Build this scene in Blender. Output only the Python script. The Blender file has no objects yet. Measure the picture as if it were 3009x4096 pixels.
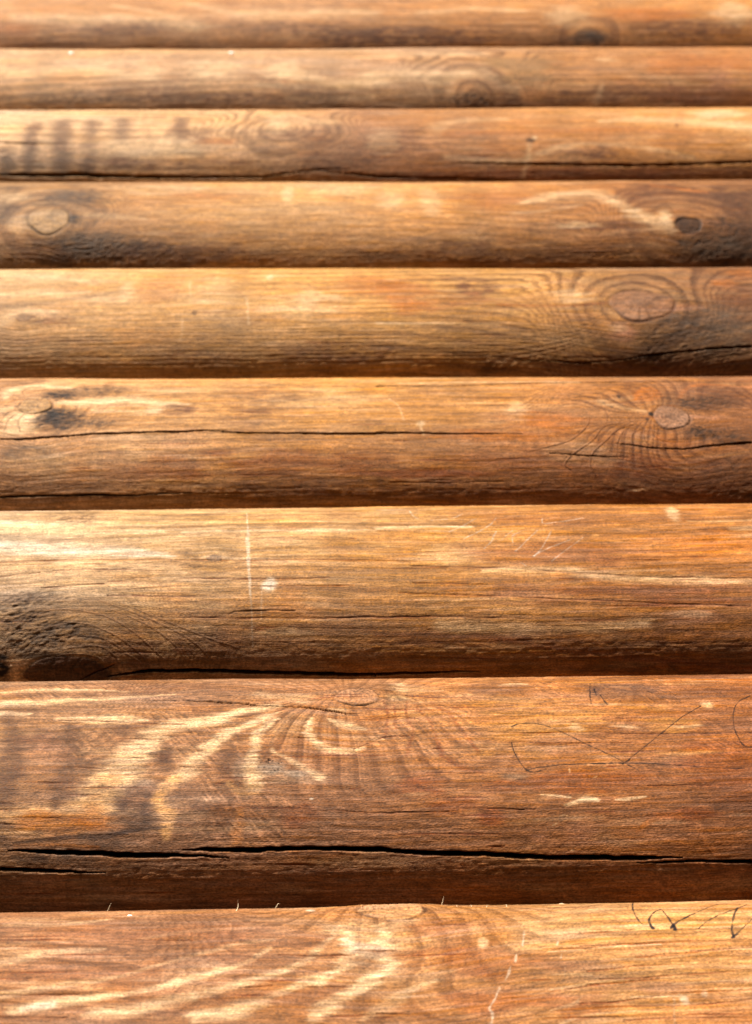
import bpy, math
import numpy as np

# ------------------------------------------------------------------ camera, light, exposure
scene = bpy.context.scene
SRCW, SRCH = 3009.0, 4096.0
FOC = 50.0                      # mm, on a 36 mm tall frame
FPX = SRCH * FOC / 36.0
CAM = np.array([0.0, -0.657, 0.0])


def cam_matrix(al, yaw, roll):
    d = np.array([0, math.sin(al), math.cos(al)])
    u = np.array([0, -math.cos(al), math.sin(al)])
    x = np.array([1.0, 0, 0])
    c, s = math.cos(yaw), math.sin(yaw)
    x2 = c * x + s * d
    d2 = -s * x + c * d
    c, s = math.cos(roll), math.sin(roll)
    x3 = c * x2 + s * u
    u3 = -s * x2 + c * u
    return np.array([x3, u3, -d2]).T


RM = cam_matrix(math.radians(39.5), math.radians(-1.25), math.radians(-0.5))
cd = bpy.data.cameras.new('camera')
cam = bpy.data.objects.new('camera', cd)
scene.collection.objects.link(cam)
from mathutils import Matrix, Vector
M4 = Matrix.Identity(4)
for i in range(3):
    for j in range(3):
        M4[i][j] = RM[i, j]
    M4[i][3] = CAM[i]
cam.matrix_world = M4
cd.lens = FOC
cd.sensor_fit = 'VERTICAL'
cd.sensor_height = 36.0
cd.sensor_width = 26.4
cd.clip_start = 0.01
cd.clip_end = 200
cd.dof.use_dof = True
cd.dof.focus_distance = 0.77
cd.dof.aperture_fstop = 9.5
cd.dof.aperture_blades = 0
scene.camera = cam

SUN_EL = math.radians(34)        # above the wall's normal
SUN_AZ = math.radians(-24)       # a little from the left
sundir = Vector((math.sin(SUN_AZ) * math.cos(SUN_EL), -math.cos(SUN_AZ) * math.cos(SUN_EL), math.sin(SUN_EL)))
sl = bpy.data.lights.new('sun', 'SUN')
sl.energy = 5.0
sl.angle = math.radians(0.6)
sl.color = (1.0, 0.93, 0.82)
sun = bpy.data.objects.new('sun', sl)
scene.collection.objects.link(sun)
sun.rotation_euler = sundir.to_track_quat('Z', 'Y').to_euler()

world = bpy.data.worlds.new('World')
scene.world = world
world.use_nodes = True
wn = world.node_tree.nodes
wl = world.node_tree.links
wn.clear()
sky = wn.new('ShaderNodeTexSky')
sky.sky_type = 'NISHITA'
sky.sun_disc = False
sky.sun_elevation = SUN_EL
sky.sun_rotation = math.atan2(sundir.x, sundir.y)
sky.dust_density = 2.0
bg = wn.new('ShaderNodeBackground')
bg.inputs['Strength'].default_value = 0.05
wo = wn.new('ShaderNodeOutputWorld')
wl.new(sky.outputs[0], bg.inputs['Color'])
wl.new(bg.outputs[0], wo.inputs['Surface'])

vs = scene.view_settings
vs.view_transform = 'Standard'
vs.look = 'None'
vs.gamma = 1
vs.use_curve_mapping = False
vs.exposure = 1.58

# ------------------------------------------------------------------ noise helpers
_T = np.random.RandomState(7).rand(16, 256, 256)


def vn(u, v, seed=0):
    """value noise -1..1"""
    t = _T[seed % 16]
    u = u + 37.31 * seed
    v = v + 17.77 * seed
    iu = np.floor(u).astype(np.int64)
    iv = np.floor(v).astype(np.int64)
    fu = u - iu
    fv = v - iv
    fu = fu * fu * (3 - 2 * fu)
    fv = fv * fv * (3 - 2 * fv)
    a = iu & 255
    b = iv & 255
    a1 = (a + 1) & 255
    b1 = (b + 1) & 255
    return 2 * ((t[a, b] * (1 - fu) + t[a1, b] * fu) * (1 - fv) + (t[a, b1] * (1 - fu) + t[a1, b1] * fu) * fv) - 1


def fbm(u, v, seed=0, o=3):
    r = 0
    a = 1.0
    s = 0
    for k in range(o):
        r = r + a * vn(u * 2 ** k, v * 2 ** k, seed + k)
        s += a
        a *= 0.5
    return r / s * 1.3


def sst(e0, e1, x):
    t = np.clip((x - e0) / (e1 - e0), 0, 1)
    return t * t * (3 - 2 * t)


# ------------------------------------------------------------------ palette (real surface colours)
CREAM = (.80, .59, .37)
WHITE = (.82, .72, .58)
GOLD = (.60, .335, .125)
TAN = (.44, .245, .12)
BROWN = (.23, .110, .052)
RED = (.36, .125, .042)
ORANGE = (.55, .235, .068)
PINK = (.50, .27, .16)
GREY = (.20, .145, .105)
DARK = (.045, .026, .017)
INK = (.012, .012, .015)

# sections of the wall at which features were surveyed: x0, y0, scale
CR = {'A': (0, 0, 1.0977), 'B': (1505, 0, 1.0977), 'C': (0, 1050, 1.0977), 'D': (1505, 1050, 1.0977),
      'E': (0, 2000, 1.0977), 'F': (1505, 2000, 1.0977), 'G': (0, 2950, 1.0977), 'H': (1505, 2950, 1.0977),
      'I': (0, 2650, 1.5018), 'J': (1000, 2650, 1.5018), 'K': (1950, 2650, 1.56), 'L': (2200, 3500, 2.042),
      'S': (0, 0, .549)}


def blob(c, col, a, x, y, rx, ry, jag=1.0):
    return ('blob', c, col, a, x, y, rx, ry, jag)


def band(c, col, a, pts, jag=1.0, relief=0.0):
    return ('band', c, col, a, pts, jag, relief)


def crack(c, pts, depth=6.0, col=DARK):
    return ('crack', c, pts, depth, col)


def hair(c, pts, col=(.20, .055, .014)):
    return ('crack', c, pts, 0.6, col)


def ridge(c, pts, h=.25, col=None):
    return ('ridge', c, pts, h, col)


def rough(c, x, y, rx, ry, amp=1.0, dark=.8):
    return ('rough', c, x, y, rx, ry, amp, dark)


def knot(c, x, y, rx, ry, col=(.34, .18, .10), rim=DARK, raise_=.6):
    return ('knot', c, x, y, rx, ry, col, rim, raise_)


S_ = 3009 / 1652.0
LOGS = []


def log(yl, yr, label, base, feats, **kw):
    LOGS.append(dict(yl=yl * S_, yr=yr * S_, label=label, base=base, feats=feats, **kw))


# base = [(source x, upper colour, lower colour), ...]; lower colours hold underside shade as well as stain
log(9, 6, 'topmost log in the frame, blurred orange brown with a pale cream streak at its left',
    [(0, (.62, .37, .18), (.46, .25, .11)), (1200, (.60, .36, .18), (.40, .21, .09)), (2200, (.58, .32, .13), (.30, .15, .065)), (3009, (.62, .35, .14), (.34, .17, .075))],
    [band('A', CREAM, .8, [(60, 72, 30), (300, 82, 42), (600, 88, 40), (860, 120, 26)]),
     band('A', CREAM, .7, [(820, 10, 30), (1100, 60, 40), (1500, 50, 36), (1652, 60, 30)], 2),
     band('A', CREAM, .5, [(500, 20, 20), (700, 60, 30), (900, 110, 26)], 2),
     blob('A', ORANGE, .5, 60, 130, 120, 30), blob('A', BROWN, .55, 560, 125, 200, 30), blob('A', BROWN, .4, 200, 190, 240, 18),
     blob('A', BROWN, .5, 1300, 120, 300, 30), blob('A', BROWN, .6, 1560, 170, 260, 38), blob('B', BROWN, .7, 150, 160, 400, 40),
     blob('B', BROWN, .6, 1380, 120, 240, 50), blob('B', GREY, .8, 930, 165, 75, 30), blob('B', CREAM, .5, 860, 65, 90, 40, 2),
     blob('B', ORANGE, .6, 1200, 60, 200, 30), blob('B', CREAM, .5, 1560, 40, 120, 40, 2), rough('B', 930, 175, 110, 40, .8, .9),
     band('B', CREAM, .5, [(200, 60, 30), (420, 40, 26), (640, 50, 20)], 2)])

log(108, 104, 'blurred grey tan log with two white flecks on its upper edge',
    [(0, (.68, .46, .26), (.54, .33, .18)), (1500, (.62, .41, .24), (.42, .25, .13)), (2100, (.52, .31, .15), (.38, .21, .1)), (3009, (.55, .30, .13), (.36, .19, .085))],
    [band('A', CREAM, .8, [(0, 310, 50), (150, 320, 44), (330, 300, 40), (560, 320, 30)], 3),
     blob('A', BROWN, .5, 650, 400, 200, 40), blob('A', CREAM, .7, 640, 320, 70, 20, 3), blob('A', CREAM, .55, 930, 300, 90, 40, 3),
     blob('A', CREAM, .7, 1230, 320, 80, 40, 3), band('A', CREAM, .85, [(1180, 290, 26), (1350, 340, 34), (1500, 370, 36), (1652, 350, 40)], 3),
     band('B', CREAM, .8, [(0, 340, 50), (150, 330, 50), (300, 350, 44), (420, 320, 40)], 3),
     band('B', CREAM, .75, [(0, 245, 20), (300, 235, 26), (480, 240, 16)], 1),
     band('A', BROWN, .6, [(1100, 330, 20), (1300, 400, 30), (1500, 410, 24), (1652, 400, 20)], 2),
     blob('A', BROWN, .6, 1150, 430, 500, 30), band('A', CREAM, .6, [(1250, 425, 12), (1450, 430, 14), (1652, 420, 14)], 2),
     blob('B', (.4, .25, .12), .7, 640, 290, 150, 60, 2), rough('B', 420, 440, 110, 40, 1.0, .9), rough('B', 590, 440, 90, 40, .8, .6),
     band('B', BROWN, .7, [(480, 300, 26), (540, 360, 30), (560, 450, 40)], 2),
     band('B', CREAM, .5, [(470, 300, 16), (520, 350, 20), (600, 400, 26)], 2),
     blob('B', BROWN, .5, 900, 420, 240, 40, 2), blob('B', ORANGE, .45, 1420, 270, 260, 40, 2), blob('B', (.3, .14, .07), .6, 1400, 420, 300, 36, 2),
     band('B', CREAM, .6, [(995, 375, 10), (975, 430, 16), (955, 470, 18)]), blob('B', PINK, .6, 1520, 340, 60, 50, 2),
     blob('B', CREAM, .5, 1020, 265, 45, 12, 2), rough('A', 300, 440, 360, 26, .6, .5)])

log(241, 236, 'cream and orange log with dark vertical bars at its left end, split along its bottom',
    [(0, (.74, .52, .31), (.52, .33, .19)), (950, (.70, .47, .26), (.46, .26, .13)), (1450, (.44, .26, .14), (.36, .19, .1)), (2000, (.5, .28, .12), (.42, .2, .09)), (3009, (.64, .38, .16), (.44, .21, .08))],
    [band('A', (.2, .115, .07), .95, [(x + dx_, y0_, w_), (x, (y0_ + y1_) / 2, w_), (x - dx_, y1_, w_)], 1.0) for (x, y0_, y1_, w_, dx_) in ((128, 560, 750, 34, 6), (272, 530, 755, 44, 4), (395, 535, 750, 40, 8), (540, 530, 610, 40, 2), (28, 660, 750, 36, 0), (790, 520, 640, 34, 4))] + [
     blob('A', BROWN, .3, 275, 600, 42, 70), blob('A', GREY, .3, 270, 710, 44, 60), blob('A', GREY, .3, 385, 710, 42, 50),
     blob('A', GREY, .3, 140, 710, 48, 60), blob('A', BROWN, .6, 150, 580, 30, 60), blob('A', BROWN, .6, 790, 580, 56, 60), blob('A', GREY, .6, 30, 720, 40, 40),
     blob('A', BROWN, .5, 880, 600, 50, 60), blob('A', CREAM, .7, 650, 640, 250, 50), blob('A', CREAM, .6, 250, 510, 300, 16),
     blob('A', BROWN, .6, 620, 720, 300, 30), blob('A', BROWN, .5, 980, 710, 120, 20),
     ] + [ridge('A', [(1010 + 32 * i, 640 - 8 * i), (1030 + 30 * i, 560 - 4 * i), (1090 + 18 * i, 525), (1140 + 8 * i, 505)], .5, BROWN) for i in range(6)] + [
     blob('A', CREAM, .7, 1230, 540, 60, 40, 2), blob('A', CREAM, .5, 1380, 530, 120, 18, 2), blob('A', ORANGE, .5, 960, 610, 70, 24, 2),
     blob('A', BROWN, .45, 1340, 580, 160, 40, 3), blob('A', BROWN, .4, 1500, 700, 200, 40, 2), blob('B', BROWN, .45, 60, 620, 150, 70, 3), blob('B', CREAM, .3, 30, 600, 60, 50, 3),
     band('B', CREAM, .6, [(270, 560, 40), (350, 530, 30), (560, 520, 20)], 3), band('B', ORANGE, .6, [(300, 590, 26), (700, 580, 30), (1100, 570, 34), (1400, 590, 24)], 2),
     band('B', CREAM, .9, [(1000, 530, 20), (1200, 525, 36), (1450, 540, 44), (1652, 560, 50)], 2), blob('B', CREAM, .8, 1500, 500, 130, 18),
     blob('B', BROWN, .6, 960, 670, 130, 36, 1), band('B', CREAM, .6, [(300, 690, 12), (600, 710, 12), (850, 640, 16), (1100, 640, 12), (1400, 690, 14)], 2),
     blob('B', (.36, .16, .08), .6, 1000, 760, 700, 26),
     crack('A', [(0, 768, 12), (200, 768, 20), (350, 766, 24), (600, 774, 18), (850, 778, 14), (1150, 775, 12), (1300, 755, 8), (1450, 738, 8), (1540, 742, 3)]),
     crack('A', [(1430, 752, 4), (1540, 762, 10), (1652, 772, 13)]), crack('B', [(0, 775, 13), (350, 780, 10), (640, 786, 5)]),
     crack('B', [(320, 710, 3), (500, 716, 9), (700, 720, 14), (1150, 728, 15), (1500, 715, 16), (1652, 712, 16)]),
     crack('A', [(0, 622, 6), (150, 628, 5), (340, 626, 2)], 2.0, BROWN),
     blob('B', DARK, .8, 680, 612, 24, 12), blob('B', CREAM, .8, 695, 604, 14, 7),
     band('B', CREAM, .75, [(676, 635, 14), (668, 690, 12), (655, 740, 10), (638, 792, 14)]), blob('B', BROWN, .7, 1320, 550, 10, 14)])

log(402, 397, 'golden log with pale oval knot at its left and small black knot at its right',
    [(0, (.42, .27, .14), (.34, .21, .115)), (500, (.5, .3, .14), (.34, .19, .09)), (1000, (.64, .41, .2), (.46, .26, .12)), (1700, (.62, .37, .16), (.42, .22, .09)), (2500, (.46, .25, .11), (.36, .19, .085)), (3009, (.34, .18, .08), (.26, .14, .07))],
    [knot('A', 215, 968, 92, 52, (.58, .40, .23), (.05, .03, .018)),
     rough('A', 360, 1090, 220, 80, 1.0, 1.0), rough('A', 300, 870, 150, 50, .6, .8), rough('A', 560, 1110, 260, 60, .7, .75), rough('A', 30, 930, 70, 40, .6, .6), rough('A', 60, 830, 60, 20, .5, .5),
     blob('A', GREY, .55, 380, 1090, 200, 70, 2), blob('A', GREY, .5, 300, 860, 120, 40, 2), blob('A', DARK, .7, 330, 965, 40, 16), blob('A', BROWN, .5, 760, 1120, 300, 50, 2),
     band('A', CREAM, .5, [(380, 950, 26), (500, 950, 20), (640, 960, 10)], 1), blob('A', CREAM, .45, 70, 870, 80, 20), blob('A', CREAM, .4, 80, 990, 60, 40),
     blob('A', CREAM, .4, 700, 840, 200, 30, 2), blob('A', CREAM, .6, 1265, 850, 30, 36), blob('A', CREAM, .45, 1500, 830, 160, 20, 2),
     blob('A', ORANGE, .35, 900, 860, 200, 14), blob('B', CREAM, .4, 60, 870, 70, 40), blob('B', CREAM, .35, 240, 880, 50, 60), blob('B', ORANGE, .4, 520, 870, 180, 26, 2),
     band('B', CREAM, .8, [(640, 890, 20), (780, 860, 40), (950, 850, 40), (1060, 890, 38), (1140, 940, 36), (1230, 980, 44), (1300, 1010, 26)], 2),
     band('B', CREAM, .5, [(600, 940, 10), (760, 920, 14), (900, 900, 12)], 2), blob('B', BROWN, .7, 1180, 840, 130, 40, 2), blob('B', BROWN, .6, 1400, 860, 160, 40, 2),
     blob('B', BROWN, .6, 1020, 985, 200, 22, 2), blob('B', CREAM, .5, 880, 990, 80, 12, 2), blob('B', (.24, .11, .05), .45, 900, 1010, 140, 10, 1),
     band('B', ORANGE, .8, [(1220, 815, 14), (1330, 835, 14), (1450, 850, 12)], 2), blob('B', CREAM, .6, 1270, 960, 34, 36), blob('B', BROWN, .6, 1600, 920, 120, 80, 3),
     blob('B', PINK, .4, 1500, 985, 90, 14), knot('B', 1370, 990, 56, 34, (.12, .065, .035), (.01, .006, .004), -3), blob('B', DARK, .8, 1345, 975, 30, 22),
     rough('B', 1500, 1090, 200, 70, 1.0, 1.0), rough('B', 1560, 1000, 130, 60, .8, .7), rough('B', 1560, 880, 160, 60, .5, .4), blob('B', GREY, .5, 1520, 1100, 200, 60, 2),
     blob('B', BROWN, .4, 600, 1100, 500, 40, 2)] + [ridge('B', [(1240 - 14 * i, 1010 + 16 * i), (1150 - 22 * i, 1026 + 18 * i), (1000 - 30 * i, 1040 + 16 * i), (820 - 30 * i, 1050 + 16 * i)], .35, BROWN) for i in range(6)]
     + [ridge('A', [(20, 1060 + 18 * i), (140, 1050 + 20 * i), (230 + 8 * i, 1070 + 20 * i), (330, 1130 + 14 * i)], .45, BROWN) for i in range(5)], rings=.5)

log(594, 586, 'golden log of fine straight grain with one large oval pinkish knot at its right',
    [(0, (.66, .46, .27), (.46, .28, .14)), (500, (.62, .40, .19), (.45, .26, .12)), (1500, (.62, .38, .15), (.42, .23, .10)), (2100, (.56, .34, .14), (.35, .20, .10)), (2600, (.36, .21, .10), (.26, .15, .08)), (3009, (.32, .17, .08), (.22, .12, .06))],
    [band('C', CREAM, .7, [(0, 60, 30), (250, 70, 24), (420, 100, 12)], 1), band('C', GREY, .45, [(0, 190, 46), (200, 180, 34), (400, 150, 30), (545, 126, 12)], .5),
     band('C', CREAM, .7, [(0, 140, 30), (200, 145, 26), (400, 128, 14)], 1), band('C', CREAM, .8, [(0, 255, 50), (90, 220, 26), (240, 215, 20)], 1),
     knot('C', 105, 245, 34, 17, (.4, .25, .14), BROWN, .2), blob('C', BROWN, .5, 200, 245, 120, 20), blob('C', DARK, .8, 855, 222, 13, 11),
     band('C', CREAM, .7, [(1082, 155, 8), (1088, 210, 9), (1090, 272, 8)]), band('C', CREAM, .6, [(835, 88, 6), (838, 150, 7)]), band('C', CREAM, .45, [(800, 250, 8), (795, 340, 9)]),
     band('C', CREAM, .4, [(1640, 70, 6), (1645, 130, 6)]), blob('C', CREAM, .5, 560, 130, 34, 40), blob('C', CREAM, .35, 950, 130, 100, 60, 2), blob('C', CREAM, .45, 1360, 160, 60, 50), blob('C', CREAM, .7, 1460, 155, 60, 12), blob('C', CREAM, .7, 1186, 70, 18, 12),
     blob('C', CREAM, .35, 1300, 200, 300, 30, 2), blob('C', ORANGE, .35, 700, 120, 120, 50), blob('C', ORANGE, .4, 1620, 110, 160, 60, 2), blob('C', BROWN, .4, 1500, 400, 300, 70), blob('C', BROWN, .3, 800, 430, 200, 50),
     blob('D', BROWN, .75, 420, 100, 110, 46, 2), blob('D', ORANGE, .5, 140, 130, 180, 60, 2), blob('D', (.45, .2, .07), .5, 330, 160, 200, 30, 2), blob('D', ORANGE, .55, 150, 190, 120, 30, 2),
     band('D', (.38, .15, .05), .8, [(540, 185, 16), (700, 190, 12), (880, 187, 9), (1015, 180, 6)]), blob('D', GOLD, .7, 760, 160, 240, 30),
     band('D', CREAM, .7, [(0, 268, 10), (300, 270, 10), (540, 270, 6)], 1), blob('D', CREAM, .5, 850, 150, 120, 30, 2),
     knot('D', 1165, 183, 145, 64, (.42, .24, .14), (.16, .075, .035)), blob('D', PINK, .8, 1080, 300, 80, 34, 2), blob('D', CREAM, .3, 1060, 290, 50, 20, 2),
     blob('D', GREY, .6, 1480, 280, 220, 90, 2), rough('D', 1260, 330, 120, 100, .9, .6), rough('D', 1420, 300, 200, 90, .6, .45), rough('D', 1230, 430, 100, 60, .9, .6), rough('D', 1350, 150, 80, 50, .6, .5),
     rough('D', 540, 460, 120, 40, 1.2, .5), blob('D', ORANGE, .6, 1530, 90, 60, 26, 2), blob('D', ORANGE, .45, 1610, 50, 60, 20, 2), blob('D', BROWN, .5, 1600, 150, 120, 60), blob('D', PINK, .5, 1330, 200, 100, 14),
     crack('D', [(600, 420, 3), (750, 432, 5), (900, 440, 7), (1050, 430, 6), (1200, 408, 8), (1400, 385, 9), (1652, 368, 12)], 3.5), blob('D', BROWN, .5, 1100, 460, 500, 30),
     ] + [ridge('D', [(1015 - 6 * i, 228 + 12 * i), (930 - 20 * i, 250 + 22 * i), (800 - 60 * i, 262 + 30 * i), (500 - 60 * i, 290 + 26 * i)], .4, (.3, .17, .08)) for i in range(7)]
     + [ridge('D', [(1020 - 6 * i, 150 - 3 * i), (930 - 10 * i, 120 - 9 * i), (840 - 20 * i, 75 - 7 * i), (760 - 30 * i, 55 - 4 * i)], .4, (.4, .22, .1)) for i in range(4)]
     + [ridge('D', [(940 + 22 * i, 95 - 6 * i), (1000 + 20 * i, 60 + 2 * i), (1080 + 10 * i, 80), (1110, 105)], .3, (.38, .2, .09)) for i in range(3)]
     + [ridge('D', [(1300 + 16 * i, 215 + 2 * i), (1370 + 14 * i, 260 + 4 * i), (1430 + 14 * i, 300)], .35, (.12, .075, .045)) for i in range(5)], rings=1.0)

log(831, 826, 'orange brown log split along its middle, with a smoky knot on its left part',
    [(0, (.58, .36, .19), (.44, .26, .15)), (700, (.60, .37, .17), (.43, .24, .13)), (1500, (.60, .35, .13), (.38, .19, .09)), (2200, (.50, .27, .11), (.36, .18, .09)), (3009, (.36, .18, .08), (.28, .14, .07))],
    [band('C', CREAM, .9, [(20, 600, 20), (60, 560, 34), (160, 545, 30), (310, 550, 20)], 1), blob('C', CREAM, .9, 90, 700, 90, 50, 1), band('C', CREAM, .8, [(0, 650, 40), (60, 640, 26)], .5), blob('C', CREAM, .6, 60, 745, 120, 16),
     band('C', CREAM, .9, [(250, 622, 24), (400, 615, 44), (560, 605, 50), (700, 620, 44), (830, 620, 10)], 1), band('C', CREAM, .7, [(420, 650, 24), (600, 655, 30), (700, 650, 24)], 1), blob('C', BROWN, .6, 775, 642, 80, 26, 1), blob('C', CREAM, .9, 680, 648, 40, 14),
     knot('C', 155, 632, 72, 36, (.50, .33, .17), (.1, .06, .035)), rough('C', 270, 585, 100, 32, 1.0, 1.2), rough('C', 420, 560, 160, 26, .6, .6), rough('C', 265, 700, 130, 56, 1.1, 1.3), rough('C', 420, 700, 150, 40, .8, .6),
     blob('C', DARK, .75, 265, 585, 70, 20, 1), blob('C', DARK, .75, 235, 685, 80, 38, 2), blob('C', GREY, .4, 130, 640, 30, 16), blob('C', GREY, .4, 100, 830, 140, 30),
     blob('C', CREAM, .25, 1400, 600, 300, 50, 2), blob('C', BROWN, .4, 1150, 590, 160, 80, 3), blob('C', GOLD, .6, 1400, 680, 250, 50, 2), blob('C', BROWN, .35, 1100, 690, 130, 50, 3),
     blob('C', RED, .4, 1300, 880, 360, 60, 2), blob('C', RED, .35, 700, 900, 260, 60, 2), blob('C', BROWN, .5, 1350, 990, 400, 46, 1), blob('C', CREAM, .25, 150, 890, 200, 50, 2), blob('C', CREAM, .2, 500, 850, 250, 60, 2),
     blob('D', RED, .55, 180, 925, 260, 22, 1), blob('D', BROWN, .5, 300, 1000, 500, 40, 1), blob('D', ORANGE, .7, 740, 700, 180, 44, 2), blob('D', ORANGE, .5, 560, 760, 300, 30, 2), blob('D', GOLD, .6, 200, 640, 300, 60, 2), blob('D', CREAM, .3, 620, 650, 50, 50),
     knot('D', 1295, 680, 80, 50, (.42, .26, .17), (.13, .07, .04), 1.0), blob('D', DARK, .95, 1207, 668, 13, 10, .2), blob('D', DARK, .8, 1190, 690, 8, 6, .2), blob('D', DARK, .7, 1065, 585, 10, 10, .3), blob('D', DARK, .7, 1000, 615, 8, 5, .2), blob('D', DARK, .7, 1035, 632, 8, 5, .2),
     band('D', CREAM, .35, [(1180, 655, 20), (1080, 635, 26), (980, 610, 24)], 1), blob('D', ORANGE, .6, 1190, 580, 60, 30, 1), band('D', ORANGE, .8, [(1140, 600, 16), (1150, 565, 18), (1200, 550, 18), (1240, 570, 16)], .5),
     blob('D', BROWN, .6, 1120, 545, 40, 26), band('D', ORANGE, .6, [(1240, 770, 20), (1300, 790, 24), (1380, 800, 16)], .5), blob('D', BROWN, .5, 1500, 580, 200, 50, 2), band('D', ORANGE, .6, [(1330, 590, 16), (1370, 550, 18), (1450, 535, 14), (1652, 545, 14)], 1),
     rough('D', 1430, 610, 160, 36, .8, .9), rough('D', 1430, 745, 110, 44, 1.0, 1.1), rough('D', 1530, 760, 140, 40, .7, .7), rough('D', 1600, 1035, 130, 40, 1.2, .5), rough('D', 1550, 900, 160, 60, .5, .4), blob('D', PINK, .55, 1440, 680, 90, 9),
     blob('D', RED, .3, 1000, 880, 500, 60, 2), blob('D', BROWN, .35, 1200, 960, 500, 50, 2), blob('D', CREAM, .25, 900, 830, 150, 60, 2),
     crack('C', [(0, 778, 7), (150, 772, 9), (280, 764, 9), (400, 755, 8), (600, 748, 8), (770, 745, 8), (900, 738, 6), (1000, 736, 2)], 4), crack('C', [(920, 742, 2), (1060, 750, 6), (1200, 750, 9), (1652, 752, 11)], 5), crack('D', [(0, 748, 10), (300, 750, 7), (640, 752, 2)], 5),
     crack('C', [(0, 1030, 11), (350, 1022, 10), (600, 1022, 7), (900, 1010, 2)], 3), crack('D', [(1050, 790, 2), (1200, 812, 5), (1350, 818, 7), (1500, 800, 10), (1652, 790, 13)], 4), crack('D', [(760, 838, 2), (900, 848, 4), (1110, 856, 2)], 1.5, BROWN),
     crack('D', [(0, 540, 7), (300, 542, 6), (500, 535, 7), (900, 524, 6), (1400, 520, 6)], 2, BROWN), band('D', CREAM, .6, [(100, 528, 10), (500, 524, 12), (900, 522, 8)], 1),
     band('D', CREAM, .6, [(60, 598, 5), (100, 630, 6), (122, 692, 6)], .4), blob('D', CREAM, .6, 195, 705, 22, 14), band('D', CREAM, .6, [(200, 700, 10), (204, 755, 8)]), band('D', CREAM, .8, [(1105, 1003, 4), (1150, 999, 9), (1197, 994, 8)], .2),
     hair('C', [(680, 1000, 2), (900, 1016, 3), (1200, 1010, 2)]), hair('D', [(60, 965, 3), (300, 968, 4), (560, 962, 2)])]
    + [ridge('D', p, .8, (.15, .06, .025)) for p in [
        [(1190, 650), (1100, 632), (1030, 600), (940, 588), (850, 574)], [(1170, 662), (1060, 655), (980, 640), (900, 608), (760, 592)], [(1150, 640), (1090, 590), (1040, 560), (960, 550)],
        [(1170, 700), (1070, 728), (1010, 780), (955, 830), (940, 880), (965, 935)], [(1150, 695), (1010, 715), (950, 780), (870, 835), (828, 885), (860, 910)],
        [(1000, 640), (1015, 680), (1005, 712)], [(935, 660), (928, 712), (860, 775), (760, 806), (660, 832)], [(1175, 725), (1125, 755), (1130, 820)], [(1090, 732), (1060, 790), (1056, 850)],
        [(1180, 730), (1180, 780), (1240, 815), (1340, 818)], [(1205, 725), (1225, 765), (1300, 795)]]]
    + [ridge('C', p, .6, (.12, .06, .03)) for p in [[(90, 600), (60, 580), (20, 580)], [(110, 595), (100, 565), (150, 550), (240, 560)], [(80, 610), (40, 600), (0, 605)], [(70, 655), (30, 665), (5, 700)], [(90, 662), (40, 690), (20, 740)], [(110, 668), (80, 700), (90, 745)]]], rings=.3)

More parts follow.
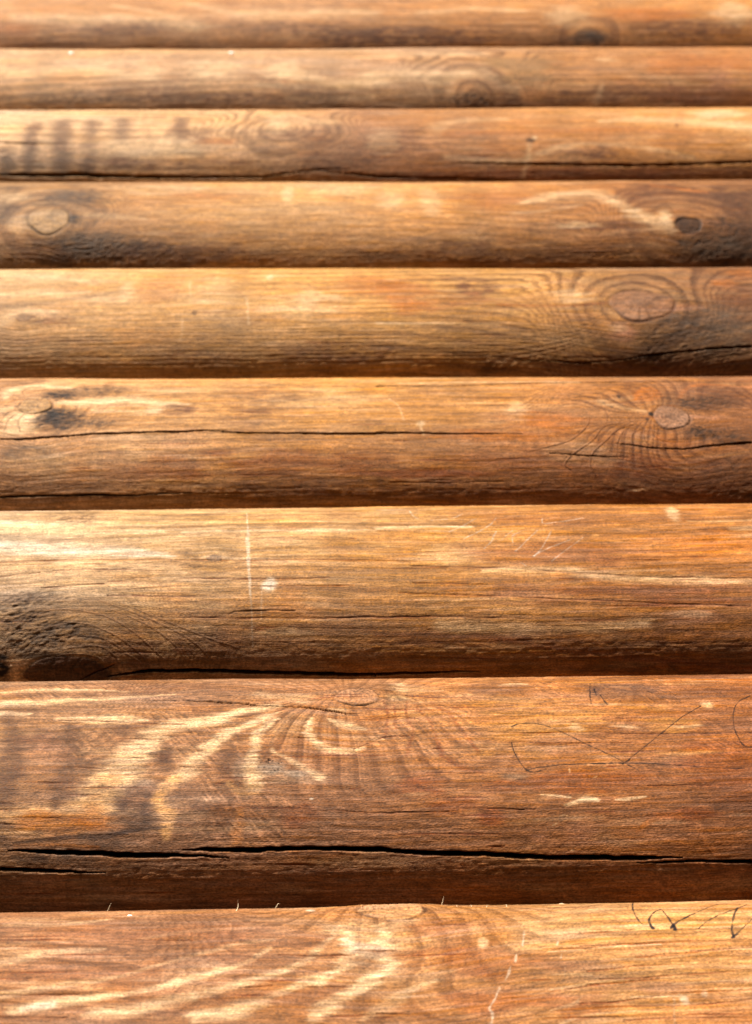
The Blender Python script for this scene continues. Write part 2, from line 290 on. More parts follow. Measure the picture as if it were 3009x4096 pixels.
log(1122, 1107, 'thick log bleached cream at its upper left, with a vertical white drip mark',
    [(0, (.74, .56, .37), (.42, .26, .15)), (600, (.66, .45, .24), (.42, .24, .12)), (1200, (.62, .39, .18), (.42, .22, .11)), (1700, (.64, .38, .15), (.40, .21, .1)), (2300, (.56, .29, .1), (.36, .18, .08)), (3009, (.55, .28, .1), (.34, .17, .08))],
    [rough('E', 320, 75, 150, 36, .7, .5), rough('E', 90, 440, 200, 56, 1.0, .5), rough('E', 210, 590, 220, 90, 1.5, .7), rough('E', 60, 520, 120, 80, 1.4, .6), blob('E', DARK, .95, 0, 745, 46, 70, 1), blob('E', GREY, .55, 230, 640, 200, 60, 2), blob('E', GREY, .4, 60, 480, 120, 30, 2),
     band('E', CREAM, .8, [(0, 110, 50), (200, 130, 60), (450, 140, 50), (700, 145, 24)], 2), band('E', WHITE, .6, [(0, 200, 60), (250, 220, 50), (600, 230, 40), (750, 250, 20)], 2), band('E', CREAM, .5, [(300, 270, 60), (560, 290, 60), (800, 300, 40)], 2), band('E', CREAM, .9, [(800, 140, 10), (1100, 138, 14), (1400, 135, 16), (1652, 140, 16)], 2),
     blob('E', CREAM, .3, 500, 380, 300, 30, 2), knot('E', 290, 752, 190, 64, (.13, .06, .032), (.03, .017, .012), .8), blob('E', BROWN, .5, 620, 690, 300, 60, 1), blob('E', BROWN, .4, 1000, 650, 400, 50, 1), band('E', ORANGE, .6, [(350, 788, 6), (430, 745, 6), (510, 712, 5)], .2),
     crack('E', [(470, 772, 4), (560, 762, 10), (650, 752, 14), (850, 746, 17), (1100, 755, 19), (1400, 762, 18), (1652, 766, 16)]), crack('F', [(0, 764, 13), (250, 758, 9), (450, 750, 3)], 5),
     crack('E', [(345, 795, 4), (430, 752, 6), (505, 720, 4)], 3),
     hair('E', [(180, 386, 4), (300, 378, 5), (460, 368, 4)]), hair('E', [(470, 418, 4), (650, 422, 6), (860, 424, 5)]), hair('E', [(790, 340, 4), (950, 346, 7), (1200, 347, 8), (1450, 340, 3)]), hair('E', [(230, 310, 3), (550, 303, 6), (740, 312, 3)]), hair('E', [(0, 335, 3), (180, 318, 4)]),
     hair('E', [(780, 515, 4), (950, 517, 7), (1200, 520, 8), (1500, 517, 7), (1652, 514, 8)]), hair('F', [(0, 515, 8), (150, 514, 8), (350, 510, 7), (650, 520, 3)]), crack('E', [(1000, 507, 3), (1030, 490, 6), (1200, 484, 4), (1300, 484, 2)], 1.0, BROWN),
     hair('E', [(650, 258, 3), (1000, 268, 4), (1300, 262, 5), (1652, 265, 3)], (.45, .18, .06)), hair('E', [(0, 272, 3), (300, 262, 4), (700, 262, 3)], (.45, .18, .06)),
     hair('F', [(0, 265, 4), (180, 268, 3)]), hair('F', [(150, 290, 4), (400, 295, 7), (700, 307, 6), (900, 322, 7), (1300, 342, 6), (1652, 344, 6)]), hair('F', [(160, 362, 5), (470, 370, 4)]), hair('F', [(100, 408, 3), (500, 420, 5), (900, 440, 4), (1652, 470, 4)], (.3, .1, .04)), hair('F', [(1000, 262, 3), (1250, 262, 3)]),
     hair('E', [(1200, 375, 3), (1450, 378, 5), (1560, 374, 3)], (.45, .18, .06)),
     knot('E', 942, 258, 32, 15, (.36, .24, .15), BROWN, .3), rough('E', 840, 225, 60, 24, .5, .25), rough('E', 850, 285, 60, 24, .5, .25),
     band('E', WHITE, .7, [(1084, 60, 7), (1086, 100, 6), (1090, 140, 13), (1089, 220, 13), (1096, 320, 10), (1100, 420, 7)], .2), band('E', WHITE, .35, [(1102, 420, 7), (1106, 520, 6), (1110, 640, 6)], .3), band('E', GREY, .35, [(1110, 560, 30), (1105, 610, 24)], .4), blob('E', WHITE, .8, 1182, 375, 34, 28, .4), band('E', WHITE, .3, [(1150, 380, 10), (1148, 520, 8)], .3), blob('E', WHITE, .35, 1190, 345, 20, 8, .4),
     blob('E', CREAM, .35, 1250, 585, 90, 20, 2), blob('E', BROWN, .4, 1500, 560, 300, 26, 1),
     band('F', CREAM, .85, [(0, 125, 18), (200, 118, 18), (420, 120, 12)], 2), blob('F', GOLD, .7, 220, 200, 260, 60, 2), blob('F', CREAM, .35, 330, 240, 160, 40, 2), blob('F', (.42, .2, .09), .6, 900, 230, 500, 50, 2), blob('F', (.45, .23, .1), .5, 900, 80, 500, 24, 2), blob('F', (.4, .2, .09), .4, 400, 60, 300, 20, 2), blob('F', ORANGE, .4, 1400, 200, 300, 60, 2),
     band('F', CREAM, .6, [(1350, 95, 8), (1500, 98, 12), (1652, 92, 12)], 3), band('F', CREAM, .7, [(1560, 130, 16), (1652, 128, 20)], 3), blob('F', GOLD, 1, 965, 158, 22, 8, 2), blob('F', CREAM, .7, 1300, 58, 30, 30, 1),
     band('F', CREAM, .6, [(480, 310, 20), (800, 300, 30), (1000, 335, 36), (1300, 350, 34), (1652, 355, 24)], 1), blob('F', GOLD, .5, 400, 330, 300, 24, 1), blob('F', (.34, .16, .08), .7, 1250, 400, 420, 34, 1), blob('F', (.33, .14, .06), .6, 1400, 450, 300, 20, 1), blob('F', (.38, .19, .1), .5, 650, 400, 300, 36, 2),
     band('F', CREAM, .55, [(300, 540, 40), (450, 560, 44), (700, 570, 40), (950, 560, 36), (1200, 540, 30)], 2), blob('F', PINK, .8, 1420, 510, 130, 36, 1), blob('F', CREAM, .3, 1400, 500, 90, 20, 1), blob('F', BROWN, .6, 500, 610, 500, 24, 1), blob('F', BROWN, .5, 1300, 630, 500, 60, 1), blob('F', DARK, .3, 1300, 740, 600, 26, 1),
     band('F', (.30, .13, .06), .6, [(0, 590, 14), (300, 595, 16), (600, 620, 20), (1000, 680, 16), (1652, 740, 16)], 1)]
    + [band('F', (.62, .55, .47), .65, p, .3) for p in [[(145, 50, 4), (160, 68, 6), (185, 84, 5)], [(240, 90, 4), (330, 82, 6), (380, 62, 5)], [(320, 140, 4), (380, 115, 5), (440, 80, 5)], [(385, 172, 5), (450, 140, 6), (500, 110, 5), (528, 80, 5)],
       [(475, 215, 5), (505, 185, 8), (528, 138, 5)], [(550, 178, 3), (580, 150, 4), (600, 135, 4)], [(600, 190, 4), (600, 160, 6), (630, 140, 5), (645, 136, 4)], [(612, 226, 5), (660, 180, 6), (708, 134, 5)], [(730, 82, 4), (735, 105, 5), (820, 95, 5), (910, 82, 5)],
       [(695, 248, 5), (725, 215, 6), (768, 140, 5)], [(690, 248, 4), (760, 210, 5), (850, 176, 6)], [(770, 270, 3), (840, 215, 5), (910, 165, 4)], [(0, 48, 4), (70, 46, 6), (150, 40, 4)], [(635, 275, 3), (660, 290, 4)]]]
    + [ridge('E', p, .45, (.26, .14, .075)) for p in [[(120, 520), (250, 480), (430, 500), (560, 560), (700, 680), (760, 735)], [(200, 560), (350, 540), (500, 590), (620, 680), (660, 740)], [(430, 440), (600, 500), (760, 570), (870, 640), (960, 740)],
       [(260, 600), (420, 600), (530, 650), (600, 735)], [(460, 470), (640, 545), (760, 630), (830, 720)], [(300, 650), (430, 640), (500, 680), (550, 745)], [(520, 450), (700, 520), (900, 600), (1050, 650)], [(480, 640), (600, 700), (640, 750)], [(460, 370), (530, 390), (700, 380), (830, 375)], [(210, 690), (330, 675), (430, 690), (480, 740)]]], rings=.25, mott=1.3, ringc=.17)

log(1500, 1480, 'log with pale flaring bands at its left and a long black split below them',
    [(0, (.46, .28, .155), (.42, .25, .14)), (700, (.44, .26, .145), (.36, .20, .115)), (1300, (.48, .27, .14), (.38, .2, .11)), (1800, (.50, .275, .13), (.38, .19, .095)), (2400, (.47, .24, .10), (.36, .175, .085)), (3009, (.40, .195, .085), (.30, .145, .075))],
    [band('I', CREAM, .5, [(0, 190, 20), (200, 170, 24), (500, 168, 18), (800, 180, 8)], 2), band('I', CREAM, .7, [(0, 260, 50), (200, 250, 44), (500, 225, 30), (800, 210, 22), (1040, 200, 8)], 2), band('I', CREAM, .8, [(0, 310, 34), (170, 315, 18)], 2), band('I', CREAM, .7, [(330, 345, 14), (560, 350, 50), (750, 350, 62), (860, 350, 24)], 1.5),
     band('I', CREAM, .85, [(1652, 265, 34), (1450, 308, 46), (1250, 360, 60), (1000, 395, 80), (880, 490, 130), (760, 620, 160), (650, 740, 160), (570, 850, 160)], 1.6), band('I', (.72, .46, .24), 1.0, [(640, 740, 120), (560, 860, 150), (400, 940, 130), (120, 960, 110), (0, 950, 90)], 1.5),
     blob('I', ORANGE, .6, 360, 1010, 330, 80, 2), blob('I', ORANGE, .5, 560, 930, 100, 70, 2),
     band('I', CREAM, .75, [(1652, 315, 26), (1500, 375, 36), (1350, 445, 54), (1250, 520, 64), (1150, 640, 86), (1060, 700, 60)], 1.4), band('I', (.72, .45, .23), 1.0, [(1060, 710, 60), (960, 790, 50), (980, 880, 60), (1020, 960, 60), (1000, 1040, 40)], 1.2),
     band('I', CREAM, .8, [(1652, 350, 26), (1540, 440, 46), (1520, 560, 56), (1520, 650, 76), (1530, 740, 70)], 1.2), band('I', (.60, .38, .2), .7, [(1530, 760, 60), (1440, 780, 50), (1380, 720, 20)], 1), band('I', (.56, .29, .13), .8, [(1440, 900, 36), (1445, 1000, 50), (1400, 1090, 44)], 1.2),
     band('J', CREAM, .7, [(370, 340, 24), (350, 450, 44), (430, 510, 42), (600, 530, 38), (690, 510, 20)], 1.5), band('J', CREAM, .8, [(470, 345, 14), (540, 372, 34), (600, 385, 38), (690, 397, 16)], 1.5), band('J', CREAM, .7, [(130, 520, 16), (230, 590, 28), (350, 640, 32), (440, 690, 34)], 1.5),
     band('I', (.19, .105, .06), .5, [(60, 330, 60), (80, 600, 80), (40, 850, 90)], 2), band('I', (.19, .105, .06), .6, [(440, 380, 50), (420, 540, 70), (380, 720, 80), (330, 850, 60)], 2), blob('I', (.2, .11, .065), .35, 430, 620, 120, 230, 2), blob('I', (.2, .11, .065), .6, 60, 600, 90, 260, 2), blob('I', (.24, .13, .075), .6, 250, 460, 200, 60, 2), blob('I', (.2, .11, .065), .6, 760, 430, 130, 40, 2), blob('I', (.2, .11, .065), .65, 1010, 580, 110, 90, 2), blob('I', (.2, .11, .065), .5, 1350, 640, 90, 120, 2), blob('I', (.16, .10, .075), .6, 830, 880, 150, 110, 2), blob('I', (.16, .1, .075), .5, 1140, 850, 110, 80, 2), blob('I', (.14, .09, .07), .55, 20, 1040, 80, 80, 2), blob('I', BROWN, .45, 1330, 900, 90, 100, 2), blob('I', BROWN, .5, 1560, 920, 110, 40, 1),
     blob('I', BROWN, .35, 1000, 160, 500, 30, 1), blob('I', PINK, .3, 250, 550, 160, 100, 2),
     band('I', (.10, .06, .045), .8, [(80, 1085, 8), (250, 1068, 18), (420, 1050, 22), (620, 1050, 30), (800, 1010, 24), (1000, 990, 10)], .8), band('I', (.12, .07, .05), .55, [(200, 1020, 12), (360, 1010, 26), (480, 1000, 12)], 1), blob('I', (.12, .08, .06), .6, 620, 1100, 120, 36, 1), blob('I', (.12, .08, .06), .5, 300, 1180, 260, 30, 1), band('I', ORANGE, .5, [(80, 1105, 14), (300, 1100, 20), (600, 1110, 16)], 1),
     blob('I', (.42, .33, .25), .4, 860, 720, 70, 30, 1), blob('I', (.42, .33, .25), .4, 1440, 640, 50, 70, 1), blob('J', (.40, .33, .26), .6, 130, 640, 90, 40, 1), blob('J', (.40, .33, .26), .5, 280, 670, 90, 24, 1),
     knot('J', 645, 215, 135, 50, (.52, .31, .18), (.06, .035, .02), .9), blob('J', CREAM, .35, 900, 150, 60, 30, 1), blob('J', CREAM, .4, 880, 215, 60, 18, 2), blob('J', CREAM, .25, 1000, 150, 140, 30, 2), blob('J', CREAM, .4, 200, 215, 200, 30, 2), blob('J', CREAM, .4, 530, 290, 60, 16, 1), rough('J', 840, 150, 60, 30, .6, .5), rough('J', 870, 215, 90, 40, .6, .4),
     crack('J', [(0, 262, 8), (180, 268, 8), (300, 273, 9), (420, 288, 12), (500, 302, 14), (580, 316, 6), (700, 314, 2)], 4, BROWN), crack('I', [(880, 232, 2), (1050, 236, 6), (1250, 242, 9), (1500, 258, 11)], 3, BROWN),
     hair('I', [(310, 348, 3), (560, 352, 7), (850, 370, 6), (1120, 380, 3)]), hair('I', [(700, 463, 3), (850, 466, 5), (1000, 468, 3)]), hair('I', [(690, 578, 3), (870, 582, 4)]), hair('I', [(1080, 632, 3), (1380, 640, 4)]), hair('I', [(150, 725, 3), (450, 728, 5)]), hair('I', [(0, 885, 5), (180, 885, 3)]), hair('I', [(80, 933, 3), (400, 938, 5), (620, 940, 3)]), hair('I', [(0, 965, 6), (180, 985, 3)]), hair('I', [(440, 632, 3), (640, 645, 4)]), hair('I', [(500, 752, 3), (700, 755, 4)]), hair('I', [(400, 800, 3), (610, 800, 4)]),
     hair('J', [(930, 200, 5), (1100, 205, 8), (1400, 206, 3)]), hair('J', [(780, 450, 5), (860, 442, 6), (960, 440, 3)]), hair('J', [(700, 345, 3), (900, 325, 4), (1020, 340, 3)]), hair('J', [(800, 450, 3), (620, 520, 1)]), hair('J', [(290, 455, 4), (400, 458, 3)]), hair('J', [(1100, 516, 3), (1400, 512, 5), (1652, 505, 3)]), hair('J', [(1060, 662, 3), (1400, 668, 4)]), hair('J', [(400, 890, 3), (800, 905, 5), (1200, 895, 3)]), hair('J', [(1240, 870, 3), (1500, 880, 5), (1652, 884, 4)]), hair('J', [(1540, 410, 4), (1652, 410, 5)]),
     hair('K', [(0, 435, 4), (240, 436, 5), (400, 440, 3)]), hair('K', [(180, 495, 4), (600, 505, 5), (900, 500, 3)]), hair('K', [(700, 440, 3), (1000, 446, 5), (1652, 440, 4)]), hair('K', [(0, 915, 5), (300, 917, 4)]), hair('K', [(800, 345, 3), (1100, 346, 4)]), hair('K', [(1000, 770, 3), (1400, 765, 4)]), hair('K', [(0, 500, 3), (250, 498, 4)]),
     crack('I', [(50, 1130, 3), (180, 1137, 14), (350, 1143, 22), (700, 1152, 28), (1000, 1158, 26), (1150, 1162, 14), (1380, 1170, 3)], 8), crack('I', [(1100, 1130, 3), (1230, 1125, 16), (1400, 1127, 24), (1560, 1130, 27)], 8),
     crack('J', [(30, 1130, 27), (150, 1126, 26), (300, 1120, 24), (600, 1119, 24), (760, 1122, 26), (900, 1132, 24), (1200, 1147, 28), (1440, 1153, 28)], 8), crack('K', [(0, 1200, 28), (200, 1206, 28), (400, 1213, 28), (600, 1218, 30), (800, 1224, 30), (950, 1224, 24), (1080, 1220, 12), (1220, 1216, 2)], 8), crack('K', [(930, 1250, 2), (1050, 1248, 8), (1150, 1244, 14), (1400, 1240, 18), (1652, 1240, 22)], 7),
     crack('I', [(0, 1235, 18), (150, 1242, 20), (350, 1250, 14), (640, 1262, 3)], 7), crack('J', [(620, 1116, 3), (800, 1135, 5), (900, 1142, 4)], 1, PINK), band('K', PINK, .7, [(1080, 1230, 8), (1200, 1218, 12), (1300, 1214, 5)], .3),
     band('J', (.5, .3, .16), .6, [(250, 1387, 3), (400, 1378, 4), (520, 1366, 5), (640, 1352, 3)], .3), band('J', PINK, .4, [(1030, 1340, 3), (1180, 1270, 4), (1290, 1230, 3)], .3),
     blob('K', RED, .55, 1180, 960, 200, 50, 2), blob('K', RED, .6, 20, 960, 90, 46, 1), blob('J', RED, .5, 1050, 720, 130, 90, 2), blob('J', RED, .4, 1250, 850, 200, 50, 2), blob('J', RED, .35, 300, 920, 120, 60, 2), blob('K', RED, .35, 1500, 620, 260, 160, 2), blob('J', ORANGE, .4, 760, 330, 140, 20, 2), blob('K', RED, .4, 500, 740, 500, 60, 2), blob('K', BROWN, .4, 1500, 850, 200, 100, 2),
     band('K', CREAM, .7, [(60, 140, 8), (140, 135, 28), (240, 135, 16)], 1.5), band('K', GOLD, .8, [(450, 125, 8), (750, 118, 14), (940, 112, 8)], 2), band('K', ORANGE, .8, [(1100, 112, 10), (1400, 105, 16), (1652, 112, 16)], 2), blob('K', (.2, .12, .085), .65, 850, 165, 300, 36, 1.5), blob('K', (.2, .12, .085), .5, 1250, 205, 260, 26, 1.5), blob('J', (.22, .13, .09), .5, 1450, 150, 200, 30, 1.5),
     blob('K', GOLD, .65, 480, 350, 330, 90, 3), blob('K', GOLD, .6, 1150, 360, 240, 50, 3), blob('K', CREAM, .5, 560, 400, 50, 20, 3), blob('K', CREAM, .5, 880, 400, 90, 16, 3), blob('K', CREAM, .45, 1370, 262, 44, 26, 1), blob('K', CREAM, .4, 1300, 390, 130, 12, 3), blob('K', GOLD, .5, 950, 270, 250, 20, 3), blob('K', CREAM, .35, 700, 260, 120, 12, 3), blob('K', GOLD, .6, 1250, 565, 260, 14, 3), blob('K', GOLD, .4, 300, 580, 160, 30, 3), blob('J', GOLD, .45, 1580, 430, 200, 80, 3),
     band('K', CREAM, .8, [(330, 826, 5), (430, 830, 9), (530, 842, 8)], 1.5), band('K', CREAM, .9, [(500, 888, 10), (560, 870, 22), (630, 850, 28), (720, 858, 8)], 2), band('K', CREAM, .9, [(800, 856, 6), (880, 852, 18), (990, 838, 6)], 1.5), blob('K', CREAM, .6, 620, 968, 110, 24, 2), blob('K', PINK, .9, 600, 1040, 120, 80, 1.5), blob('K', (.42, .22, .11), .7, 640, 990, 130, 90, 1.5), blob('K', PINK, .6, 330, 1080, 60, 44, 2), band('K', CREAM, .8, [(445, 960, 5), (480, 952, 8), (500, 957, 3)], .3), band('K', CREAM, .8, [(408, 1016, 4), (440, 1002, 6)], .3), band('K', CREAM, .8, [(655, 724, 6), (682, 712, 8)], .3), blob('K', CREAM, .6, 512, 676, 6, 16, .3), blob('J', WHITE, .9, 370, 820, 14, 5, .3), blob('K', CREAM, .7, 530, 1172, 14, 3, .3),
     band('K', ORANGE, .6, [(930, 1060, 12), (1000, 1000, 24), (1100, 960, 30), (1200, 960, 26)], 1.5), blob('J', CREAM, .25, 1000, 790, 90, 12, 3), blob('K', (.36, .3, .24), .4, 160, 710, 100, 24, 1)]
    + [('specks', 'J', 130, 610, 90, 50), ('specks', 'I', 1620, 590, 30, 16)]
    + [band('J', (.30, .11, .045), .45, p, 2.0) for p in [[(805, 250, 12), (835, 330, 14), (815, 440, 12)], [(950, 240, 10), (945, 340, 14), (975, 430, 16), (945, 560, 18)], [(1000, 250, 10), (1060, 340, 14), (1110, 430, 16), (1150, 560, 20)], [(1080, 240, 10), (1200, 320, 14), (1260, 400, 16), (1380, 540, 20)], [(1150, 560, 16), (1260, 630, 20), (1400, 660, 12)], [(860, 260, 10), (880, 330, 12), (870, 400, 12)]]]
    + [band('J', (.30, .19, .115), .4, p, 2.0) for p in [[(360, 280, 10), (240, 330, 12), (160, 430, 14), (120, 520, 16)], [(420, 300, 8), (360, 320, 12), (310, 380, 14)], [(460, 300, 8), (470, 360, 12), (560, 420, 14), (700, 440, 12)], [(300, 275, 8), (120, 360, 12), (60, 440, 12)]]]
    + [ridge('J', p, .3, (.40, .24, .13)) for p in [[(500, 180), (400, 165), (250, 180), (180, 215)], [(500, 240), (430, 230), (300, 240)], [(560, 265), (500, 262), (440, 235)], [(790, 200), (850, 185), (880, 120), (930, 100)], [(870, 170), (920, 180), (1000, 170), (1080, 130)], [(500, 195), (420, 185), (330, 195), (240, 225)]]]
    + [band('K', INK, .8, p, .35) for p in [[(150, 400, 2), (200, 382, 3), (300, 380, 3), (400, 405, 4), (500, 450, 3), (620, 510, 5), (720, 556, 6), (800, 595, 4), (860, 630, 6), (920, 660, 2)], [(152, 500, 2), (165, 550, 5), (200, 620, 5), (245, 672, 7), (300, 684, 6), (360, 668, 6)], [(245, 675, 10), (300, 660, 7), (370, 650, 7), (450, 641, 6), (650, 632, 6), (860, 628, 8), (1050, 632, 6), (1250, 645, 4), (1400, 655, 5), (1500, 660, 3), (1600, 662, 1)],
       [(845, 632, 12), (880, 610, 8), (900, 590, 6), (1000, 510, 6), (1100, 430, 6), (1200, 350, 5), (1280, 300, 5), (1330, 272, 5)], [(1640, 210, 2), (1570, 245, 3), (1535, 310, 4), (1538, 400, 4), (1560, 460, 5), (1585, 505, 10), (1620, 530, 14), (1665, 528, 10)], [(640, 130, 2), (640, 200, 4), (648, 256, 10)], [(665, 160, 2), (680, 202, 8)], [(705, 200, 2), (725, 230, 4), (746, 260, 11)]]],
    diag=1.0, rings=.15, mott=1.0, ringc=.24)

log(2008, 1978, 'nearest log, pinkish orange, cut by the bottom of the view, black pen strokes at right',
    [(0, (.44, .25, .14), (.50, .29, .15)), (800, (.43, .24, .13), (.46, .25, .13)), (1400, (.48, .29, .15), (.44, .22, .11)), (1900, (.54, .31, .14), (.52, .23, .10)), (2400, (.60, .37, .17), (.55, .225, .085)), (3009, (.62, .38, .18), (.57, .22, .08))],
    [band('G', CREAM, .45, [(0, 1135, 24), (350, 1080, 26), (500, 1060, 14), (700, 1000, 14), (1000, 920, 18), (1200, 890, 12)], 2), band('G', CREAM, .9, [(60, 1200, 40), (180, 1180, 44), (350, 1155, 30), (560, 1130, 18)], 2), band('G', CREAM, .65, [(560, 1130, 18), (700, 1100, 22), (850, 1060, 26), (1050, 1000, 20), (1180, 930, 16)], 2),
     band('G', CREAM, .85, [(380, 1215, 36), (560, 1205, 44), (680, 1180, 42), (850, 1140, 32)], 2), band('G', CREAM, .6, [(850, 1140, 30), (1100, 1070, 30), (1300, 1000, 26), (1420, 910, 24), (1480, 830, 14)], 2), band('G', CREAM, .8, [(840, 1235, 40), (1000, 1210, 50), (1150, 1160, 46), (1300, 1090, 26), (1420, 1050, 32)], 2), band('G', CREAM, .75, [(1400, 1080, 30), (1490, 1010, 44), (1530, 950, 50), (1535, 870, 34)], 2), band('G', CREAM, .8, [(1380, 1225, 46), (1500, 1150, 44), (1652, 1070, 46)], 2),
     band('H', CREAM, .8, [(20, 830, 24), (40, 880, 60), (55, 950, 70), (20, 1030, 46), (-60, 1090, 40)], 2), band('H', CREAM, .4, [(-60, 1230, 30), (80, 1160, 44), (180, 1100, 26), (260, 1065, 14)], 2), band('G', CREAM, .5, [(0, 830, 20), (250, 830, 24), (500, 800, 12)], 2), band('G', CREAM, .4, [(0, 1000, 30), (250, 950, 26), (450, 930, 16)], 2), band('G', CREAM, .3, [(600, 890, 14), (850, 850, 16), (1100, 840, 14)], 2), band('G', WHITE, .6, [(100, 1195, 24), (220, 1178, 30)], 1),
     blob('G', (.36, .18, .1), .45, 700, 870, 500, 44, 2), blob('G', (.36, .18, .1), .4, 350, 1040, 400, 34, 2), blob('G', (.34, .18, .1), .4, 1000, 980, 300, 30, 2), blob('G', (.34, .17, .1), .35, 1250, 1130, 260, 30, 2), blob('G', (.36, .18, .1), .4, 1360, 900, 120, 50, 2), blob('G', CREAM, .4, 1560, 850, 120, 50, 2), blob('G', WHITE, .35, 1600, 920, 90, 60, 3),
     knot('J', 855, 1494, 205, 30, (.60, .37, .2), (.10, .05, .03), .4), crack('G', [(1565, 748, 6), (1600, 762, 12), (1640, 770, 6)], 2, BROWN), blob('G', WHITE, .8, 400, 768, 50, 5, .4), blob('G', WHITE, .7, 1365, 762, 22, 5, .4),
     blob('H', CREAM, .35, 100, 800, 90, 60, 3), blob('H', (.44, .22, .12), .5, 260, 830, 160, 60, 2), blob('H', RED, .35, 500, 1000, 300, 60, 2), blob('H', (.5, .22, .1), .5, 700, 1150, 400, 50, 2), blob('H', RED, .35, 150, 940, 160, 20, 2), blob('H', CREAM, .7, 470, 910, 24, 24, 2), blob('H', CREAM, .25, 800, 820, 200, 50, 2), blob('H', (.44, .25, .15), .5, 1200, 1110, 200, 30, 2), blob('H', (.44, .25, .15), .4, 850, 1000, 200, 26, 3),
     band('H', WHITE, .55, [(650, 850, 6), (642, 915, 7)], .3), band('H', WHITE, .6, [(617, 955, 7), (610, 988, 8)], .3), band('H', WHITE, .75, [(588, 1008, 7), (580, 1040, 12), (568, 1066, 9)], .3), band('H', WHITE, .7, [(542, 1100, 7), (522, 1150, 10), (500, 1185, 11), (512, 1215, 12), (505, 1262, 16)], .3), band('H', WHITE, .5, [(800, 895, 6), (795, 912, 6)], .3), band('H', WHITE, .5, [(815, 950, 5), (812, 972, 5)], .3), band('H', WHITE, .35, [(1308, 1150, 8), (1310, 1258, 9)], .3), blob('H', WHITE, .6, 1355, 1155, 20, 20, 2), blob('H', WHITE, .4, 1440, 1120, 16, 20, 2), band('H', WHITE, .25, [(830, 1010, 5), (826, 1050, 5)], .3), band('G', BROWN, .7, [(740, 878, 20), (790, 874, 10)], 2),
     hair('G', [(600, 890, 3), (850, 888, 4)]), hair('G', [(1220, 955, 4), (1400, 957, 6), (1560, 955, 4)]), hair('G', [(0, 1135, 5), (350, 1130, 3)]), hair('G', [(1300, 1098, 4), (1652, 1092, 3)]), hair('G', [(0, 1230, 4), (300, 1232, 3)]), hair('H', [(0, 935, 6), (90, 935, 4)]), hair('G', [(1560, 935, 4), (1652, 934, 6)]), hair('H', [(0, 1210, 5), (150, 1215, 4)]), hair('G', [(1050, 1098, 3), (1200, 1090, 3)]), hair('G', [(0, 925, 3), (200, 920, 3)])]
    + [hair('L', p, (.42, .14, .04)) for p in [[(0, 495, 9), (350, 470, 8), (700, 450, 5)], [(250, 585, 6), (600, 560, 10), (1000, 555, 9), (1200, 530, 5)], [(700, 665, 8), (1000, 655, 14), (1300, 615, 11), (1652, 590, 9)], [(300, 790, 4), (700, 745, 6), (1100, 730, 5)], [(400, 850, 6), (800, 835, 10), (1200, 810, 9), (1652, 770, 8)], [(300, 900, 6), (600, 875, 10), (900, 850, 8)], [(200, 1055, 6), (500, 1040, 10), (900, 990, 6)], [(1000, 965, 8), (1350, 950, 10), (1652, 940, 8)], [(950, 1075, 8), (1300, 1055, 12), (1652, 1020, 9)], [(600, 1190, 6), (1000, 1170, 10), (1652, 1160, 8)], [(0, 270, 4), (300, 265, 5), (600, 235, 4)], [(0, 960, 4), (400, 900, 6)]]]
    + [band('L', CREAM, .5, p, 1.5) for p in [[(0, 630, 10), (500, 590, 14), (900, 570, 14)], [(500, 690, 8), (900, 680, 14), (1300, 640, 12)], [(0, 820, 8), (330, 815, 20)], [(650, 1000, 14), (1000, 990, 12), (1200, 970, 8)], [(0, 1110, 12), (220, 1050, 26), (260, 1000, 8)], [(100, 1217, 20), (300, 1150, 16), (700, 1110, 10)], [(1000, 890, 8), (1652, 850, 12)], [(1060, 980, 30), (1100, 1020, 24)], [(0, 940, 10), (300, 890, 12), (600, 850, 8)]]]
    + [band('L', (.025, .022, .03), .9, p, .3) for p in [[(684, 215, 6), (678, 270, 11), (695, 320, 12), (725, 375, 14), (758, 408, 16)], [(905, 280, 10), (850, 310, 10), (815, 365, 13), (820, 410, 18), (842, 442, 22)], [(905, 280, 12), (950, 330, 12), (1000, 400, 16), (1022, 446, 24)], [(985, 436, 22), (1030, 395, 14), (1120, 345, 13), (1250, 285, 10), (1350, 247, 8), (1450, 235, 4)], [(1215, 440, 14), (1300, 370, 9), (1400, 322, 9), (1500, 285, 9), (1610, 245, 4)], [(1535, 268, 12), (1502, 340, 12), (1488, 430, 13), (1500, 515, 20)], [(1488, 516, 20), (1540, 470, 13), (1600, 410, 10), (1670, 350, 8)]]],
    rings=.3, mott=1.2, diag=.35, ringc=.21)

# two logs just outside the frame, seen only from beside the camera's place
OUT = [(1.5, 'tan log lying just above the blurred orange brown log', 'above'), (0, 'tan log lying just below the pinkish orange log', 'below')]

RAD = 0.0808
PN = 2.7                 # logs are a little flat-faced: superellipse exponent of the section


def prof(th):
    return (np.abs(np.cos(th)) ** PN + np.abs(np.sin(th)) ** PN) ** (-1.0 / PN)



def ray(X, Y):
    return RM @ np.array([(X - SRCW / 2) / FPX, -(Y - SRCH / 2) / FPX, -1.0])


def solve_axis(r, yl, yr):
    def zc(m, X, Y):
        d = ray(X, Y)
        dy, dz = d[1], d[2] - m * d[0]
        L = math.hypot(dy, dz)
        q = PN / (PN - 1)
        sup = r * ((abs(dz) / L) ** q + (abs(dy) / L) ** q) ** (1 / q)
        return (-sup + (-dz / L) * CAM[1]) / (dy / L)
    a, b = 0.0, 0.01
    for _ in range(8):
        fa = zc(a, 0, yl) - zc(a, SRCW, yr)
        fb = zc(b, 0, yl) - zc(b, SRCW, yr)
        if abs(fb - fa) < 1e-14:
            break
        a, b = b, b - fb * (b - a) / (fb - fa)
    return b, zc(b, 0, yl)


